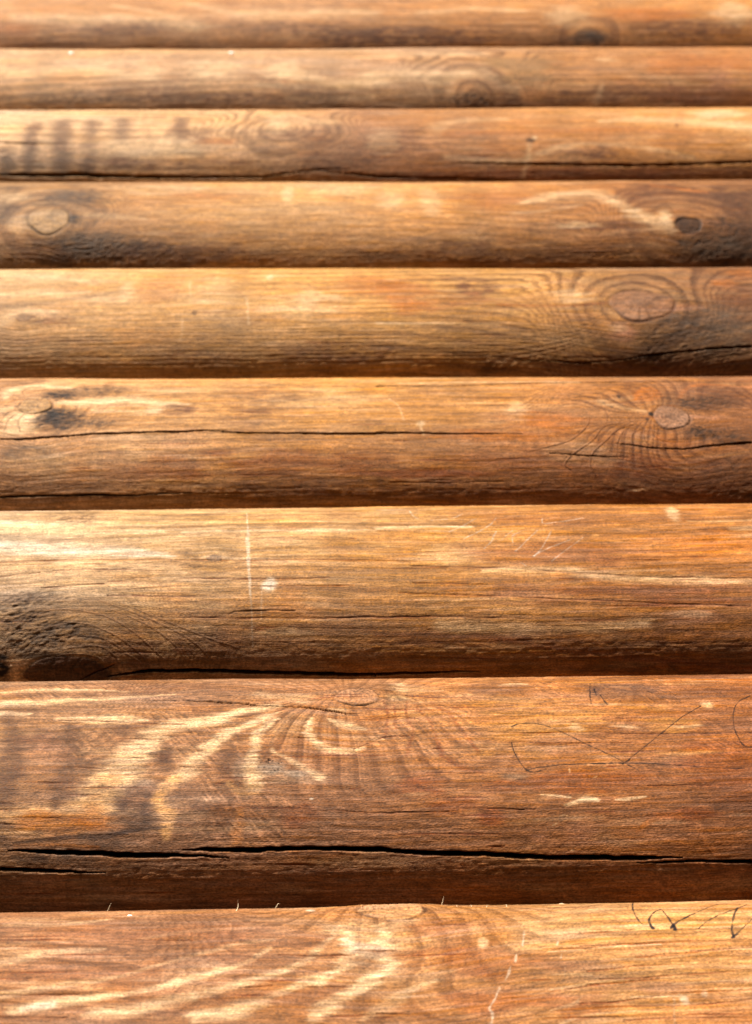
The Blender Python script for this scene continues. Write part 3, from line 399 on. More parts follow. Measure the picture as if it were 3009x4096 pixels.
def to_log(X, Y, L):
    """where the line of sight through a surveyed point meets the log: x, arc length, depth"""
    d = ray(X, Y)
    m, zc, r = L['m'], L['zc'], L['r']
    dy, dz = d[1], d[2] - m * d[0]
    oy, oz = CAM[1], CAM[2] - zc
    a = dy * dy + dz * dz
    b = oy * dy + oz * dz
    re = r
    for _ in range(12):
        c = oy * oy + oz * oz - re * re
        disc = max(b * b - a * c, 0.0)
        t = (-b - math.sqrt(disc)) / a
        y = oy + t * dy
        z = oz + t * dz
        re = .4 * re + .6 * r * float(prof(math.atan2(z, -y)))
    return t * d[0], r * math.atan2(z, -y), t


def cv(c, X, Y, L):
    x0, y0, s = CR[c]
    return to_log(X / s + x0, Y / s + y0, L)


# ------------------------------------------------------------------ material
def wood_material(name):
    m = bpy.data.materials.new(name)
    m.use_nodes = True
    nt = m.node_tree
    N = nt.nodes
    K = nt.links
    N.clear()
    out = N.new('ShaderNodeOutputMaterial')
    bs = N.new('ShaderNodeBsdfPrincipled')
    K.new(bs.outputs[0], out.inputs[0])
    at = N.new('ShaderNodeAttribute')
    at.attribute_name = 'tint'
    gc = N.new('ShaderNodeAttribute')
    gc.attribute_name = 'grain'

    def mapping(sx, sy, rot=0):
        mp = N.new('ShaderNodeMapping')
        mp.inputs['Scale'].default_value = (sx, sy, 1)
        mp.inputs['Rotation'].default_value = (0, 0, rot)
        K.new(gc.outputs['Vector'], mp.inputs['Vector'])
        return mp

    def noise(sx, sy, det=2, rot=0, rough_=.6):
        n = N.new('ShaderNodeTexNoise')
        n.inputs['Scale'].default_value = 1.0
        n.inputs['Detail'].default_value = det
        n.inputs['Roughness'].default_value = rough_
        K.new(mapping(sx, sy, rot).outputs[0], n.inputs['Vector'])
        return n.outputs['Fac']

    def mrange(src, a, b, c, d):
        r = N.new('ShaderNodeMapRange')
        for i, v in zip(('From Min', 'From Max', 'To Min', 'To Max'), (a, b, c, d)):
            r.inputs[i].default_value = v
        K.new(src, r.inputs['Value'])
        return r.outputs[0]

    def math_(op, a, b):
        q = N.new('ShaderNodeMath')
        q.operation = op
        for i, v in enumerate((a, b)):
            if isinstance(v, (int, float)):
                q.inputs[i].default_value = v
            else:
                K.new(v, q.inputs[i])
        return q.outputs[0]

    fine = noise(90, 2200, 2)          # hair-fine fibres along the grain
    med = noise(22, 520, 3)            # fibre bundles
    grit = noise(700, 1500, 2)         # weathered grit
    pores = noise(160, 2600, 1)
    k1 = mrange(fine, .3, .7, .76, 1.22)
    k2 = mrange(med, .3, .7, .86, 1.13)
    k3 = mrange(grit, .3, .7, .52, 1.42)
    k4 = mrange(pores, .30, .40, .55, 1.0)
    k = math_('MULTIPLY', math_('MULTIPLY', k1, k2), math_('MULTIPLY', k3, k4))
    vm = N.new('ShaderNodeVectorMath')
    vm.operation = 'SCALE'
    K.new(at.outputs['Color'], vm.inputs[0])
    K.new(k, vm.inputs['Scale'])
    hs = N.new('ShaderNodeHueSaturation')
    hs.inputs['Saturation'].default_value = 1.0
    K.new(mrange(med, .3, .7, 1.12, .9), hs.inputs['Saturation'])
    K.new(vm.outputs[0], hs.inputs['Color'])
    K.new(hs.outputs[0], bs.inputs['Base Color'])
    bs.inputs['Specular IOR Level'].default_value = .09
    K.new(mrange(grit, .3, .7, .5, .8), bs.inputs['Roughness'])
    h = math_('ADD', math_('MULTIPLY', grit, .55), math_('ADD', math_('MULTIPLY', fine, .35), math_('MULTIPLY', med, .6)))
    bp = N.new('ShaderNodeBump')
    bp.inputs['Strength'].default_value = .9
    bp.inputs['Distance'].default_value = .0008
    K.new(h, bp.inputs['Height'])
    K.new(bp.outputs[0], bs.inputs['Normal'])
    return m


def plain(name, col, rough_=.5, bump=True):
    m = bpy.data.materials.new(name)
    m.use_nodes = True
    N = m.node_tree.nodes
    K = m.node_tree.links
    b = N['Principled BSDF']
    b.inputs['Roughness'].default_value = rough_
    n = N.new('ShaderNodeTexNoise')
    n.inputs['Scale'].default_value = 900
    tc = N.new('ShaderNodeTexCoord')
    K.new(tc.outputs['Object'], n.inputs['Vector'])
    r = N.new('ShaderNodeValToRGB')
    r.color_ramp.elements[0].color = [c * .8 for c in col] + [1]
    r.color_ramp.elements[1].color = list(col) + [1]
    K.new(n.outputs['Fac'], r.inputs[0])
    K.new(r.outputs[0], b.inputs['Base Color'])
    return m


WOOD = wood_material('weathered_log_wood')
FLECK = plain('white_paint', (.85, .85, .84), .4)
CHIP = plain('raw_wood_chip', (.78, .6, .38), .6)


# ------------------------------------------------------------------ log surface
def polyline_dist(xs, vs, pts):
    """distance to a polyline divided by its local half width; xs, vs are 2D grids"""
    best = np.full(xs.shape, 1e9)
    side = np.zeros(xs.shape)
    for (x0, v0, w0), (x1, v1, w1) in zip(pts[:-1], pts[1:]):
        dx, dv = x1 - x0, v1 - v0
        L2 = dx * dx + dv * dv + 1e-12
        t = np.clip(((xs - x0) * dx + (vs - v0) * dv) / L2, 0, 1)
        w = w0 + (w1 - w0) * t
        d = np.hypot(xs - x0 - t * dx, vs - v0 - t * dv) / np.maximum(w, 1e-5)
        best = np.minimum(best, d)
    return best


def smooth_pts(pts, n=5):
    """Catmull-Rom through the points"""
    if len(pts) < 3:
        return pts
    P = [np.array(p, float) for p in pts]
    P = [2 * P[0] - P[1]] + P + [2 * P[-1] - P[-2]]
    o = []
    for i in range(1, len(P) - 2):
        for k in range(n):
            t = k / n
            a, b, c, d = P[i - 1:i + 3]
            q = .5 * ((2 * b) + (c - a) * t + (2 * a - 5 * b + 4 * c - d) * t * t + (3 * b - a - 3 * c + d) * t ** 3)
            q[2] = b[2] + (c[2] - b[2]) * t
            o.append(tuple(q))
    o.append(tuple(P[-2]))
    return o


# where the grain swings round in wide arcs: section, x, y, reach across, reach up and down, rings
SWIRL = {0: [('B', 930, 170, 200, 110, 3)],
         1: [('B', 430, 430, 300, 170, 4)],
         2: [('A', 1270, 560, 320, 150, 6)],
         3: [('A', 215, 968, 330, 160, 5), ('B', 1370, 990, 420, 170, 6)],
         4: [('D', 1165, 183, 400, 230, 6)],
         5: [('C', 140, 640, 330, 190, 5), ('D', 1225, 680, 520, 280, -7)],
         6: [('E', 280, 770, 560, 330, 7)],
         7: [('J', 660, 205, 1150, 900, -6)],
         8: [('J', 760, 1465, 1050, 800, -5)]}


def n2_(X, W, sd):
    return fbm(X * 24, W * 700, sd + 4, 2)


def surface(L, idx, dense=True):
    r = L['r']
    sd = idx * 5 + 3
    rs = np.random.RandomState(100 + idx)
    # sampling: fine where it is seen, coarse elsewhere
    if dense:
        _, _, dep = to_log(SRCW / 2, (L['yl'] + 60) if L['yl'] > -60 else 20, L)
        px = dep / (FPX * 752 / SRCW)
        step = max(.72 * px, .00034)
        xa, xb = to_log(0, L['yl'] + 20, L)[0] - .03, to_log(SRCW, L['yl'] + 20, L)[0] + .03
        xa -= .02
        xb += .02
        nx = int((xb - xa) / step)
        tv0, tv1 = math.radians(-84), math.radians(70)
        # coarser arc step where the surface is never looked at squarely
        arc = np.arange(tv0, tv1, step * 1.0 / r)
        xs = np.concatenate([np.linspace(-1.6, xa, 150, endpoint=False), np.linspace(xa, xb, nx), np.linspace(xb, 1.6, 150)[1:]])
        th = np.concatenate([arc, np.linspace(tv1, 2 * math.pi + tv0, 70, endpoint=False)])
    else:
        xs = np.linspace(-1.6, 1.6, 900)
        th = np.linspace(-math.pi, math.pi, 220, endpoint=False) + .5
    v1 = r * th
    X, V = np.meshgrid(xs, v1, indexing='ij')
    seam = sst(math.radians(-95), math.radians(-85), th) * (1 - sst(math.radians(100), math.radians(130), th))
    # all noise is taken on an arc coordinate; the seam of the coordinate lies at the hidden back
    W = V

    # --- grain coordinate, bent round the knots
    knots = []
    for f in L['feats']:
        if f[0] == 'knot':
            _, c, x, y, rx, ry, col, rim, up = f
            x0, v0, _ = cv(c, x, y, L)
            xr = abs(cv(c, x + rx, y, L)[0] - cv(c, x - rx, y, L)[0]) / 2
            vr = abs(cv(c, x, y - ry, L)[1] - cv(c, x, y + ry, L)[1]) / 2
            knots.append((x0, v0, xr, max(vr, xr * .3), col, rim, up))
    psi = W + .004 * vn(X * 2.2, W * 9, sd) + .0016 * vn(X * 7, W * 22, sd + 1) + .0005 * vn(X * 26, W * 60, sd + 2)
    flow = 2.3 * fbm(X * 2.3, W * 13, sd + 2, 2)
    for (x0, v0, xr, vr, *_k) in knots:
        dk = np.hypot((X - x0) / (1.7 * xr), (W - v0) / (1.2 * vr))
        flow = flow + (2.6 + 1.2 * math.sin(idx * 2 + x0 * 30)) * np.exp(-dk / 1.5)
        w = np.exp(-((X - x0) / (2.3 * xr)) ** 2) * np.exp(-np.abs(W - v0) / (2.2 * vr))
        psi = psi - (W - v0) * w * .8
    gx = X

    # --- base colour
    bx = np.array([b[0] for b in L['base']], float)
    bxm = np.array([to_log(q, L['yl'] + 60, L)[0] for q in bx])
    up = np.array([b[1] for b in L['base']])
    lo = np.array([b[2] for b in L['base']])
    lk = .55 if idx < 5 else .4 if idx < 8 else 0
    lo = lo * (1 - lk) + up * lk  # eases the underside shade painted into the lower colours, part of it stays
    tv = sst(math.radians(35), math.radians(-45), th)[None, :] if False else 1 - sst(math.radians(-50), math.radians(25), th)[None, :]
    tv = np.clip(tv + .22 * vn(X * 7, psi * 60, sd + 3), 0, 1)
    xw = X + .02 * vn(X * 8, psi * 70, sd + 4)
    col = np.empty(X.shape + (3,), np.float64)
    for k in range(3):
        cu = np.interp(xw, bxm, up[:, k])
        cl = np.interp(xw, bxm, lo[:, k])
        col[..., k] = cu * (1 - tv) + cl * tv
    mott = L.get('mott', 1.0) * (.8 if idx < 6 else 1)
    if idx < 6:
        col *= 1.07
    # growth rings cut open along the log: contours that open out round the knots
    fr = psi / .0085 + flow + .10 * vn(X * 40, psi * 400, sd + 7) + .05 * vn(X * 90, W * 900, sd + 1)
    near = np.zeros(X.shape)
    for (c, x, y, rx, ry, n) in SWIRL.get(idx, []):
        x0, v0, _ = cv(c, x, y, L)
        sx = abs(cv(c, x + 20, y, L)[0] - x0) / 20 * rx
        sv = sx * ry / rx * (1.35 if idx > 4 else 1.9)
        e = np.hypot((X - x0) / sx, (W - v0) / sv) * (1 + .22 * vn(X / sx * 1.7, W / sv * 1.7, sd + 6)) + .02 * n2_(X, W, sd)
        g = 1 - sst(.55, 1.3, e)
        if n > 0:
            ring = n * np.sqrt(np.maximum(e, 0)) * 1.3
        else:      # legs that leave the knot sideways and then turn down the flank of the log
            dvv = np.abs(W - v0) / sv
            du = (X - x0) / sx + .10 * vn(X / sx * 2.2, W / sv * 2.2, sd + 8)
            u = du / (.10 + (dvv / (dvv + .28)) ** 1.1)
            ring = -n * np.sign(u) * np.abs(u) ** .75 + .25 * vn(X * 30, W * 40, sd + 3)
        fr = fr * (1 - g) + ring * g
        near = np.maximum(near, g * (.45 if idx < 3 else .38 if idx < 5 else .7 if idx == 8 else .9))
    saw = fr - np.floor(fr)
    late = sst(.35, .86, saw) * (1 - sst(.90, .99, saw))
    ramp = np.clip(.45 + .9 * fbm(X * 3, W * 16, sd + 11, 2), .08, 1) * (1.25 - .5 * tv)
    ramp = ramp * (1 - near) + near * 1.15 * np.clip(.75 + .6 * fbm(X * 12, W * 30, sd + 9, 2), .25, 1.2)
    fr2 = fr * 3.7
    saw2 = fr2 - np.floor(fr2)
    late2 = sst(.3, .8, saw2) * (1 - sst(.86, .99, saw2))
    n1 = fbm(X * 9, psi * 120, sd + 5, 3)
    n2 = fbm(X * 5, psi * 330, sd + 6, 3)
    n3 = fbm(X * 45, W * 90, sd + 7, 3)
    col *= np.exp(mott * (.12 * n1 + .07 * n2 + .09 * n3))[..., None]
    n4 = fbm(X * 22 + 3 * n1 * .1, psi * 170, sd + 10, 4)
    n5 = fbm(X * 30, psi * 60, sd + 12, 3)
    n6 = fbm(X * 38, W * 7, sd + 3, 2)
    for mm, cc in ((.42 * mott * sst(.18, .75, n4), np.array(CREAM)), (.38 * mott * sst(.15, .8, -n4), np.array(BROWN)), (.30 * mott * sst(.2, .8, n5), np.array(ORANGE))):
        col = col * (1 - mm[..., None]) + (.5 * col + .5 * cc) * mm[..., None] * 1.0
    g1 = fbm(X * 330, W * 520, sd + 6, 2)
    g2 = fbm(X * 120, W * 900, sd + 8, 2)
    col *= np.exp(.10 * n6 + .15 * g1 + .15 * g2)[..., None]
    rc = L.get('ringc', .34)
    col = col * np.exp(-rc * ramp * late + .35 * rc * ramp * (1 - late))[..., None] * np.exp(np.array([.0, -.10, -.2]) * (ramp * late * rc * 2)[..., None])
    col = col * np.exp(-.45 * rc * ramp * late2)[..., None]
    # warm / cool drift
    hue = .10 * fbm(X * 11, psi * 75, sd + 8, 3)
    col[..., 0] *= 1 + hue * .5
    col[..., 2] *= 1 - hue * 1.3
    disp = .0009 * vn(X * 5, W * 7, sd + 9) + .00035 * vn(X * 18, W * 30, sd + 10)
    disp = disp - .00010 * ramp * late * min(1, rc * 3) - .00005 * ramp * late2
    fibre = vn(X * 30, psi * 900, sd + 11)
    bundle = fbm(X * 14, psi * 380, sd + 12, 2)
    grit = fbm(X * 260, W * 700, sd + 13, 2)
    disp += .00006 * fibre + .00006 * bundle + .00008 * grit + .00006 * g1 + .00005 * g2
    rg = L.get('rings', 0)
    if rg:
        # raised late-wood lines, stronger on the sides of the log
        wob = psi * 2 * math.pi / .0027 + 1.6 * vn(X * 3.5, psi * 50, sd + 14)
        ln = np.sin(wob)
        msk = (.35 + .65 * tv) * np.clip(.6 + .8 * vn(X * 4, W * 25, sd + 15), 0, 1) * rg
        disp += .00010 * ln * msk
        col *= np.exp(-.16 * msk * sst(.1, .9, -ln))[..., None]
    dg = L.get('diag', 0)
    if dg:
        a = X * .72 + W * .69
        b = -X * .69 + W * .72
        # short saw marks slanting down to the right
        s = vn(b * 170, a * 1000, sd + 2) + .5 * vn(b * 300, a * 1500, sd + 5)
        msk = dg * sst(.15, .7, fbm(X * 34, W * 22, sd + 1, 3))
        disp += .00020 * s * msk
        col *= np.exp(.30 * msk * np.clip(s, -1, 1))[..., None]

    xlist, vlist = xs, v1

    def window(x0, x1, va, vb):
        i0, i1 = np.searchsorted(xlist, [x0, x1])
        j0, j1 = np.searchsorted(vlist, [va, vb])
        return slice(i0, max(i1, i0)), slice(j0, max(j1, j0))

    # jagged fibre warps, shared by the stains' edges
    fk = .62 if idx >= 7 else 1.0
    fw = fk * (.0034 * fbm(X * 24, W * 420, sd + 3, 3) + .0018 * vn(X * 90, W * 900, sd + 5))
    gw = .0022 * fbm(X * 55, W * 110, sd + 7, 3)
    alive = (th < math.radians(100))[None, :]

    def lay(sl, m, c):
        m = np.clip(m, 0, 1)[..., None]
        cc = np.array(c) * (np.exp(.13 * n2[sl] + .12 * grit[sl] + .12 * n4[sl] + .12 * g1[sl] + .12 * g2[sl]))[..., None]
        m = m * np.clip(1 + .30 * g2[sl] + .30 * n4[sl], .3, 1.2)[..., None]
        m = np.clip(m, 0, 1)
        col[sl] = col[sl] * (1 - m) + cc * m

    cut = np.zeros(X.shape)
    knot_id = np.full(X.shape, -1, np.int32)
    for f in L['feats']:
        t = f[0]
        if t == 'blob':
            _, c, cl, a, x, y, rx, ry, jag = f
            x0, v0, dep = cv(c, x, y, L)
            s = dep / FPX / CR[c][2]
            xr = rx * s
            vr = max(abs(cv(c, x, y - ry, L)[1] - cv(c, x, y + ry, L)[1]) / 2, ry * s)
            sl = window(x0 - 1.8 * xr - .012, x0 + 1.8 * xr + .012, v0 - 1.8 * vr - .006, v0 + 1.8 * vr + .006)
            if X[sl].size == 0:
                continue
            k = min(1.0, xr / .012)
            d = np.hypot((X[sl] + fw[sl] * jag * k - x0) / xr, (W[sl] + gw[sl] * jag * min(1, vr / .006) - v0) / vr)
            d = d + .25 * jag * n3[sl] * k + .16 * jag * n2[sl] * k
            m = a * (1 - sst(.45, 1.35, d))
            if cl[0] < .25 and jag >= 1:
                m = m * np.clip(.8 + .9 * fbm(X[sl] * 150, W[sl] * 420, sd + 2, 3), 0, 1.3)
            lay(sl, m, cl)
        elif t == 'band' or t == 'ridge':
            if t == 'band':
                _, c, cl, a, pts, jag, rel = f
            else:
                _, c, pts, h, cl = f
                jag, a = .2, .6
                pts = [(p[0], p[1], 7 * CR[c][2] / 1.1) for p in pts]
                pts[0] = pts[0][:2] + (3,)
                pts[-1] = pts[-1][:2] + (2,)
            P = []
            for (x, y, *w) in pts:
                x0, v0, dep = cv(c, x, y, L)
                wk_ = (1.6 if idx < 4 else 1.25) if t == 'band' and jag >= 1 else 1.0
                P.append((x0, v0, wk_ * max((w[0] if w else 6) / 2 * dep / FPX / CR[c][2], .00026)))
            P = smooth_pts(P)
            wm = max(p[2] for p in P)
            pad = 2 * wm + .012
            px_ = [p[0] for p in P]
            pv_ = [p[1] for p in P]
            sl = window(min(px_) - pad, max(px_) + pad, min(pv_) - pad, max(pv_) + pad)
            if X[sl].size == 0:
                continue
            k = min(1.0, wm / .004)
            d = polyline_dist(X[sl] + fw[sl] * jag * k + .35 * gw[sl] * jag, W[sl] + .5 * gw[sl] * jag * k, P)
            if t == 'band':
                soft = .5 if wm > .002 else .6
                if jag < .36 and wm < .003:    # pen and scratch lines break up over the grit
                    d = d + .6 * np.abs(grit[sl]) + .7 * vn(X[sl] * 420, W[sl] * 420, sd + 6)
                    lay(sl, a * (.85 if cl[0] < .1 else .65) * (1 - sst(.8, 1.7, d)), cl)
                else:
                    lay(sl, a * (.6 if idx < 3 else .7 if idx < 5 else .9 if idx < 7 else .85) * (1 - (sst(.1, 1.9, d) if idx < 7 else sst(.35, 1.7, d))) * (1 + .25 * n2[sl]), cl)
            else:
                m = 1 - sst(.2, 1.6, d)
                disp[sl] += .0004 * h * m - .0003 * h * (1 - sst(.8, 3.0, d)) * (1 - m)
                if cl is not None:
                    lay(sl, a * m * (.7 + .5 * n3[sl]), cl)
        elif t == 'rough':
            _, c, x, y, rx, ry, amp, dark = f
            x0, v0, dep = cv(c, x, y, L)
            s = dep / FPX / CR[c][2]
            xr = rx * s
            vr = max(abs(cv(c, x, y - ry, L)[1] - cv(c, x, y + ry, L)[1]) / 2, ry * s)
            sl = window(x0 - 1.7 * xr, x0 + 1.7 * xr, v0 - 1.7 * vr, v0 + 1.7 * vr)
            if X[sl].size == 0:
                continue
            d = np.hypot((X[sl] - x0) / xr, (W[sl] - v0) / vr) + .3 * n3[sl]
            m = 1 - sst(.3, 1.3, d)
            q = fbm((X[sl] + .6 * W[sl]) * 240, (W[sl] - .25 * X[sl]) * 620, sd + 9, 4)
            crk = sst(.0, .45, -q)
            disp[sl] += m * amp * .00032 * q
            mm = np.clip(m * dark * (.45 + .8 * crk), 0, .93)[..., None]
            col[sl] = col[sl] * (1 - mm) + np.array((.12, .068, .036)) * mm
        elif t == 'specks':
            _, c, x, y, rx, ry = f
            for _q in range(14):
                a_ = rs.rand() * 6.28
                q_ = rs.rand() ** .6
                x0, v0, dep = cv(c, x + rx * q_ * math.cos(a_), y + ry * q_ * math.sin(a_), L)
                rr = rs.uniform(.00015, .00035)
                sl = window(x0 - .002, x0 + .002, v0 - .002, v0 + .002)
                d = np.hypot((X[sl] - x0) / (rr * 1.5), (W[sl] - v0) / rr)
                lay(sl, .9 * (1 - sst(.7, 1.4, d)), DARK)
                disp[sl] -= .0004 * (1 - sst(.5, 1.4, d))
        elif t == 'crack':
            _, c, pts, depth, cl = f
            P = []
            for (x, y, w) in pts:
                x0, v0, dep = cv(c, x, y, L)
                wi = w / 2 * dep / FPX / CR[c][2]
                wv = abs(cv(c, x, y - w / 2, L)[1] - cv(c, x, y + w / 2, L)[1]) / 2
                P.append((x0, v0, min(max(wi, wv), 3 * wi) * ((.62 if idx < 4 else .72 if idx < 6 else .8 if idx < 7 else .84) if depth > 1.5 else .9)))
            P.sort()
            # a split that meets the side of the picture runs on along the log
            if P[0][0] < xlist[0] + 1.6 + to_log(0, L['yl'] + 20, L)[0] + .012:
                P = [(P[0][0] - .25, P[0][1] - .004, .0002)] + P
            if P[-1][0] > to_log(SRCW, L['yl'] + 20, L)[0] - .012:
                P = P + [(P[-1][0] + .25, P[-1][1] + .004, .0002)]
            px_ = np.array([p[0] for p in P])
            pv_ = np.array([p[1] for p in P])
            pw_ = np.array([p[2] for p in P])
            sl = window(px_[0], px_[-1], pv_.min() - .006, pv_.max() + .006)
            if X[sl].size == 0:
                continue
            big = depth > 1.5
            xx = X[sl]
            cen = np.interp(xx, px_, pv_)
            cen = cen + (.00045 if big else .0003) * vn(xx * 55, xx * 0 + idx + len(pts), sd + 1) + .00022 * vn(xx * 210, xx * 0 + idx, sd + 2)
            wid = np.interp(xx, px_, pw_) * (1 + .3 * vn(xx * 130, xx * 0, sd + 4))
            wid = np.maximum(wid, .00018)
            dv = np.abs(W[sl] - cen) / wid
            step_v = (vlist[1] - vlist[0])
            if big:
                e = np.minimum(.45, step_v / wid * .6)
                m = 1 - sst(1 - e, 1 + e, dv)
                disp[sl] -= depth * .001 * m * np.minimum(1, wid / .0006)
                disp[sl] += .00012 * (1 - sst(1.0, 5.0, dv)) * (1 - m)   # lifted lips
                mm = (m * .9)[..., None]
                col[sl] = col[sl] * (1 - mm) + np.array(cl) * mm
                cut[sl] = np.maximum(cut[sl], m)
            else:
                m = (1 - sst(.5, 1.9, dv)) * np.clip(.75 + .5 * vn(xx * 90, W[sl] * 0, sd), 0, 1)
                disp[sl] -= depth * .0009 * m
                mm = (m * .8)[..., None]
                col[sl] = col[sl] * (1 - mm) + np.array(cl) * mm

    # --- knots
    for ki, (x0, v0, xr, vr, kc, rim, upk) in enumerate(knots):
        sl = window(x0 - 2.2 * xr, x0 + 2.2 * xr, v0 - 2.6 * vr, v0 + 2.6 * vr)
        dx = (X[sl] - x0) / xr
        dv = (W[sl] - v0) / vr
        ang = np.arctan2(dv, dx)
        d = np.hypot(dx, dv) * (1 + .05 * np.sin(3 * ang + idx) + .03 * np.sin(5 * ang + 2 * ki))
        inside = 1 - sst(.93, 1.0, d)
        # the wood's own rings swing round the knot
        fall = np.exp(-((d - 1) / .85) ** 2) * (d > 1) * sst(-.5, .5, vn(np.cos(ang) * 1.7 + 5, np.sin(ang) * 1.7, sd + ki + 1))
        halo = np.sin(d * 15 + 2.0 * vn(dx * 1.5, dv * 1.5, sd + 3))
        col[sl] *= np.exp(.06 * halo * fall)[..., None]
        ringn = np.sin(d * 22 + 1.2 * vn(dx * 2, dv * 2, sd))
        radial = vn(ang * 9, d * 3, sd + 4)
        chk = np.exp(-(vn(ang * 1.9 + 3, d * .8, sd + 6) / .07) ** 2) * sst(.1, .5, d)
        kcol = np.array(kc) * np.exp(.06 * ringn - .45 * chk + .10 * radial * d - .25 * np.exp(-(d / .22) ** 2) + .22 * n3[sl] + .15 * grit[sl])[..., None]
        m = inside[..., None] * .8
        col[sl] = col[sl] * (1 - m) + kcol * m
        wr = (.3 + .7 * sst(-.6, .8, vn(np.cos(ang) * 1.3, np.sin(ang) * 1.3, sd + ki)))
        rimm = np.exp(-((d - 1.0) / .075) ** 2) * wr * (.45 + .55 * sst(-.3, .8, -np.sin(ang) + .4 * np.cos(ang)))
        mm = (rimm * .92)[..., None]
        col[sl] = col[sl] * (1 - mm) + np.array(rim) * mm
        sc = min(1.0, xr / .012)
        disp[sl] += sc * (.0003 * upk * inside - .0009 * rimm + .00002 * ringn * inside - .0002 * chk * inside + .0001 * radial * inside)
        disp[sl] += sc * .0014 * np.exp(-(np.maximum(d - 1, 0) / .8) ** 2) * (d > 1) * .7 + sc * .00098 * (d <= 1)
        knot_id[sl] = np.where((d < 1.0) & (knot_id[sl] < 0), ki, knot_id[sl])

    # --- scattered fine checks that nobody placed by hand
    if dense:
        xa_, xb_ = xlist[150], xlist[-150]
        for _q in range(L.get('checks', 46)):
            x0 = rs.uniform(xa_, xb_)
            ln_ = rs.uniform(.006, .05)
            v0 = rs.uniform(r * -1.3, r * .95)
            sl = window(x0, x0 + ln_, v0 - .002, v0 + .002)
            if X[sl].size == 0:
                continue
            tt = (X[sl] - x0) / ln_
            w = .00032 * np.sin(np.pi * np.clip(tt, 0, 1)) + 1e-5
            cen = v0 + .0007 * vn(X[sl] * 30, X[sl] * 0, _q)
            m = 1 - sst(.4, 1.6, np.abs(W[sl] - cen) / w)
            col[sl] *= 1 - m[..., None] * np.array([.35, .55, .65])
            disp[sl] -= .0002 * m
    col = .50 * np.clip(col, .008, .95) ** 1.42 * np.array([.97, .975, 1.03])
    # hide the seam of the noise coordinate at the back
    disp = disp * seam[None, :]
    R = r * prof(th)[None, :] + disp
    Y = -R * np.cos(th)[None, :]
    Z = R * np.sin(th)[None, :] + L['zc'] + L['m'] * X
    return X, Y, Z, col, psi, knot_id, knots, xs, th


def mesh_from(name, verts, quads, col, grain, extra_polys=None):
    me = bpy.data.meshes.new(name)
    nv = len(verts)
    me.vertices.add(nv)
    me.vertices.foreach_set('co', verts.astype(np.float32).ravel())
    loops = quads.ravel()
    starts = np.arange(0, len(loops), 4)
    if extra_polys is not None:
        for p in extra_polys:
            starts = np.append(starts, len(loops))
            loops = np.append(loops, p)
    me.loops.add(len(loops))
    me.loops.foreach_set('vertex_index', loops.astype(np.int32))
    me.polygons.add(len(starts))
    me.polygons.foreach_set('loop_start', starts.astype(np.int32))
    me.update(calc_edges=True)
    sm = np.ones(len(starts), bool)
    if extra_polys is not None:
        sm[-len(extra_polys):] = False
    me.polygons.foreach_set('use_smooth', sm)
    a = me.attributes.new('tint', 'FLOAT_COLOR', 'POINT')
    c4 = np.concatenate([col, np.ones((nv, 1))], 1)
    a.data.foreach_set('color', c4.astype(np.float32).ravel())
    g = me.attributes.new('grain', 'FLOAT_VECTOR', 'POINT')
    g.data.foreach_set('vector', grain.astype(np.float32).ravel())
    me.materials.append(WOOD)
    return me


def build_log(L, idx, dense=True):
    X, Y, Z, col, psi, kid, knots, xs, th = surface(L, idx, dense)
    nx, nt = X.shape
    org = np.array([0, 0, L['zc']])
    co = np.stack([X, Y, Z], -1).reshape(-1, 3) - org
    colf = col.reshape(-1, 3)
    gr = np.stack([X + idx * 3.7, psi + idx * 1.3, np.zeros_like(X)], -1).reshape(-1, 3)
    I = np.arange(nx * nt).reshape(nx, nt)
    a = I[:-1, :]
    b = I[1:, :]
    q = np.stack([a, np.roll(a, -1, 1), np.roll(b, -1, 1), b], -1)
    kq = kid[:-1, :]
    rest = q[kq < 0].reshape(-1, 4)
    me = mesh_from('log', co, rest, colf, gr, [I[0, ::-1], I[-1, :]])
    ob = bpy.data.objects.new('wall_log', me)
    ob.location = org
    scene.collection.objects.link(ob)
    ob['label'] = L['label']
    ob['category'] = 'log'
    ob['group'] = 'round logs of the log wall'
    for ki in range(len(knots)):
        f = q[kq == ki].reshape(-1, 4)
        if len(f) < 12:
            continue
        u, inv = np.unique(f, return_inverse=True)
        km = mesh_from('knot', co[u], inv.reshape(-1, 4), colf[u], gr[u])
        # normals at the border follow the log around them
        ko = bpy.data.objects.new('knot', km)
        scene.collection.objects.link(ko)
        ko.parent = ob
    return ob


objs = []
for i, L in enumerate(LOGS):
    L['r'] = RAD
    L['m'], L['zc'] = solve_axis(L['r'], L['yl'], L['yr'])
# the top log's upper edge is outside the frame: it keeps the pitch of the wall
L0 = LOGS[0]
L0['m'] = LOGS[1]['m']
L0['zc'] = LOGS[1]['zc'] + .1565
L0['yl'] = L0['yr'] = 5
for i, L in enumerate(LOGS):
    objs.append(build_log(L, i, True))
for k, (ofs, lab, where) in enumerate(OUT):
    src = LOGS[0] if where == 'above' else LOGS[-1]
    z = src['zc'] + (.1565 if where == 'above' else -.1565)
    L = dict(r=RAD, m=src['m'], zc=z, yl=20, yr=20, label=lab, feats=[], base=[(0, (.5, .29, .14), (.4, .22, .1)), (3009, (.5, .27, .12), (.38, .19, .08))], rings=.3)
    build_log(L, 11 + k, False)


# ------------------------------------------------------------------ small loose-looking bits fixed to the logs
def child_mesh(name, parent, verts, faces, mat, smooth=True):
    me = bpy.data.meshes.new(name)
    me.from_pydata([tuple(v) for v in verts], [], faces)
    me.update()
    for p in me.polygons:
        p.use_smooth = smooth
    me.materials.append(mat)
    o = bpy.data.objects.new(name, me)
    scene.collection.objects.link(o)
    o.parent = parent
    return o


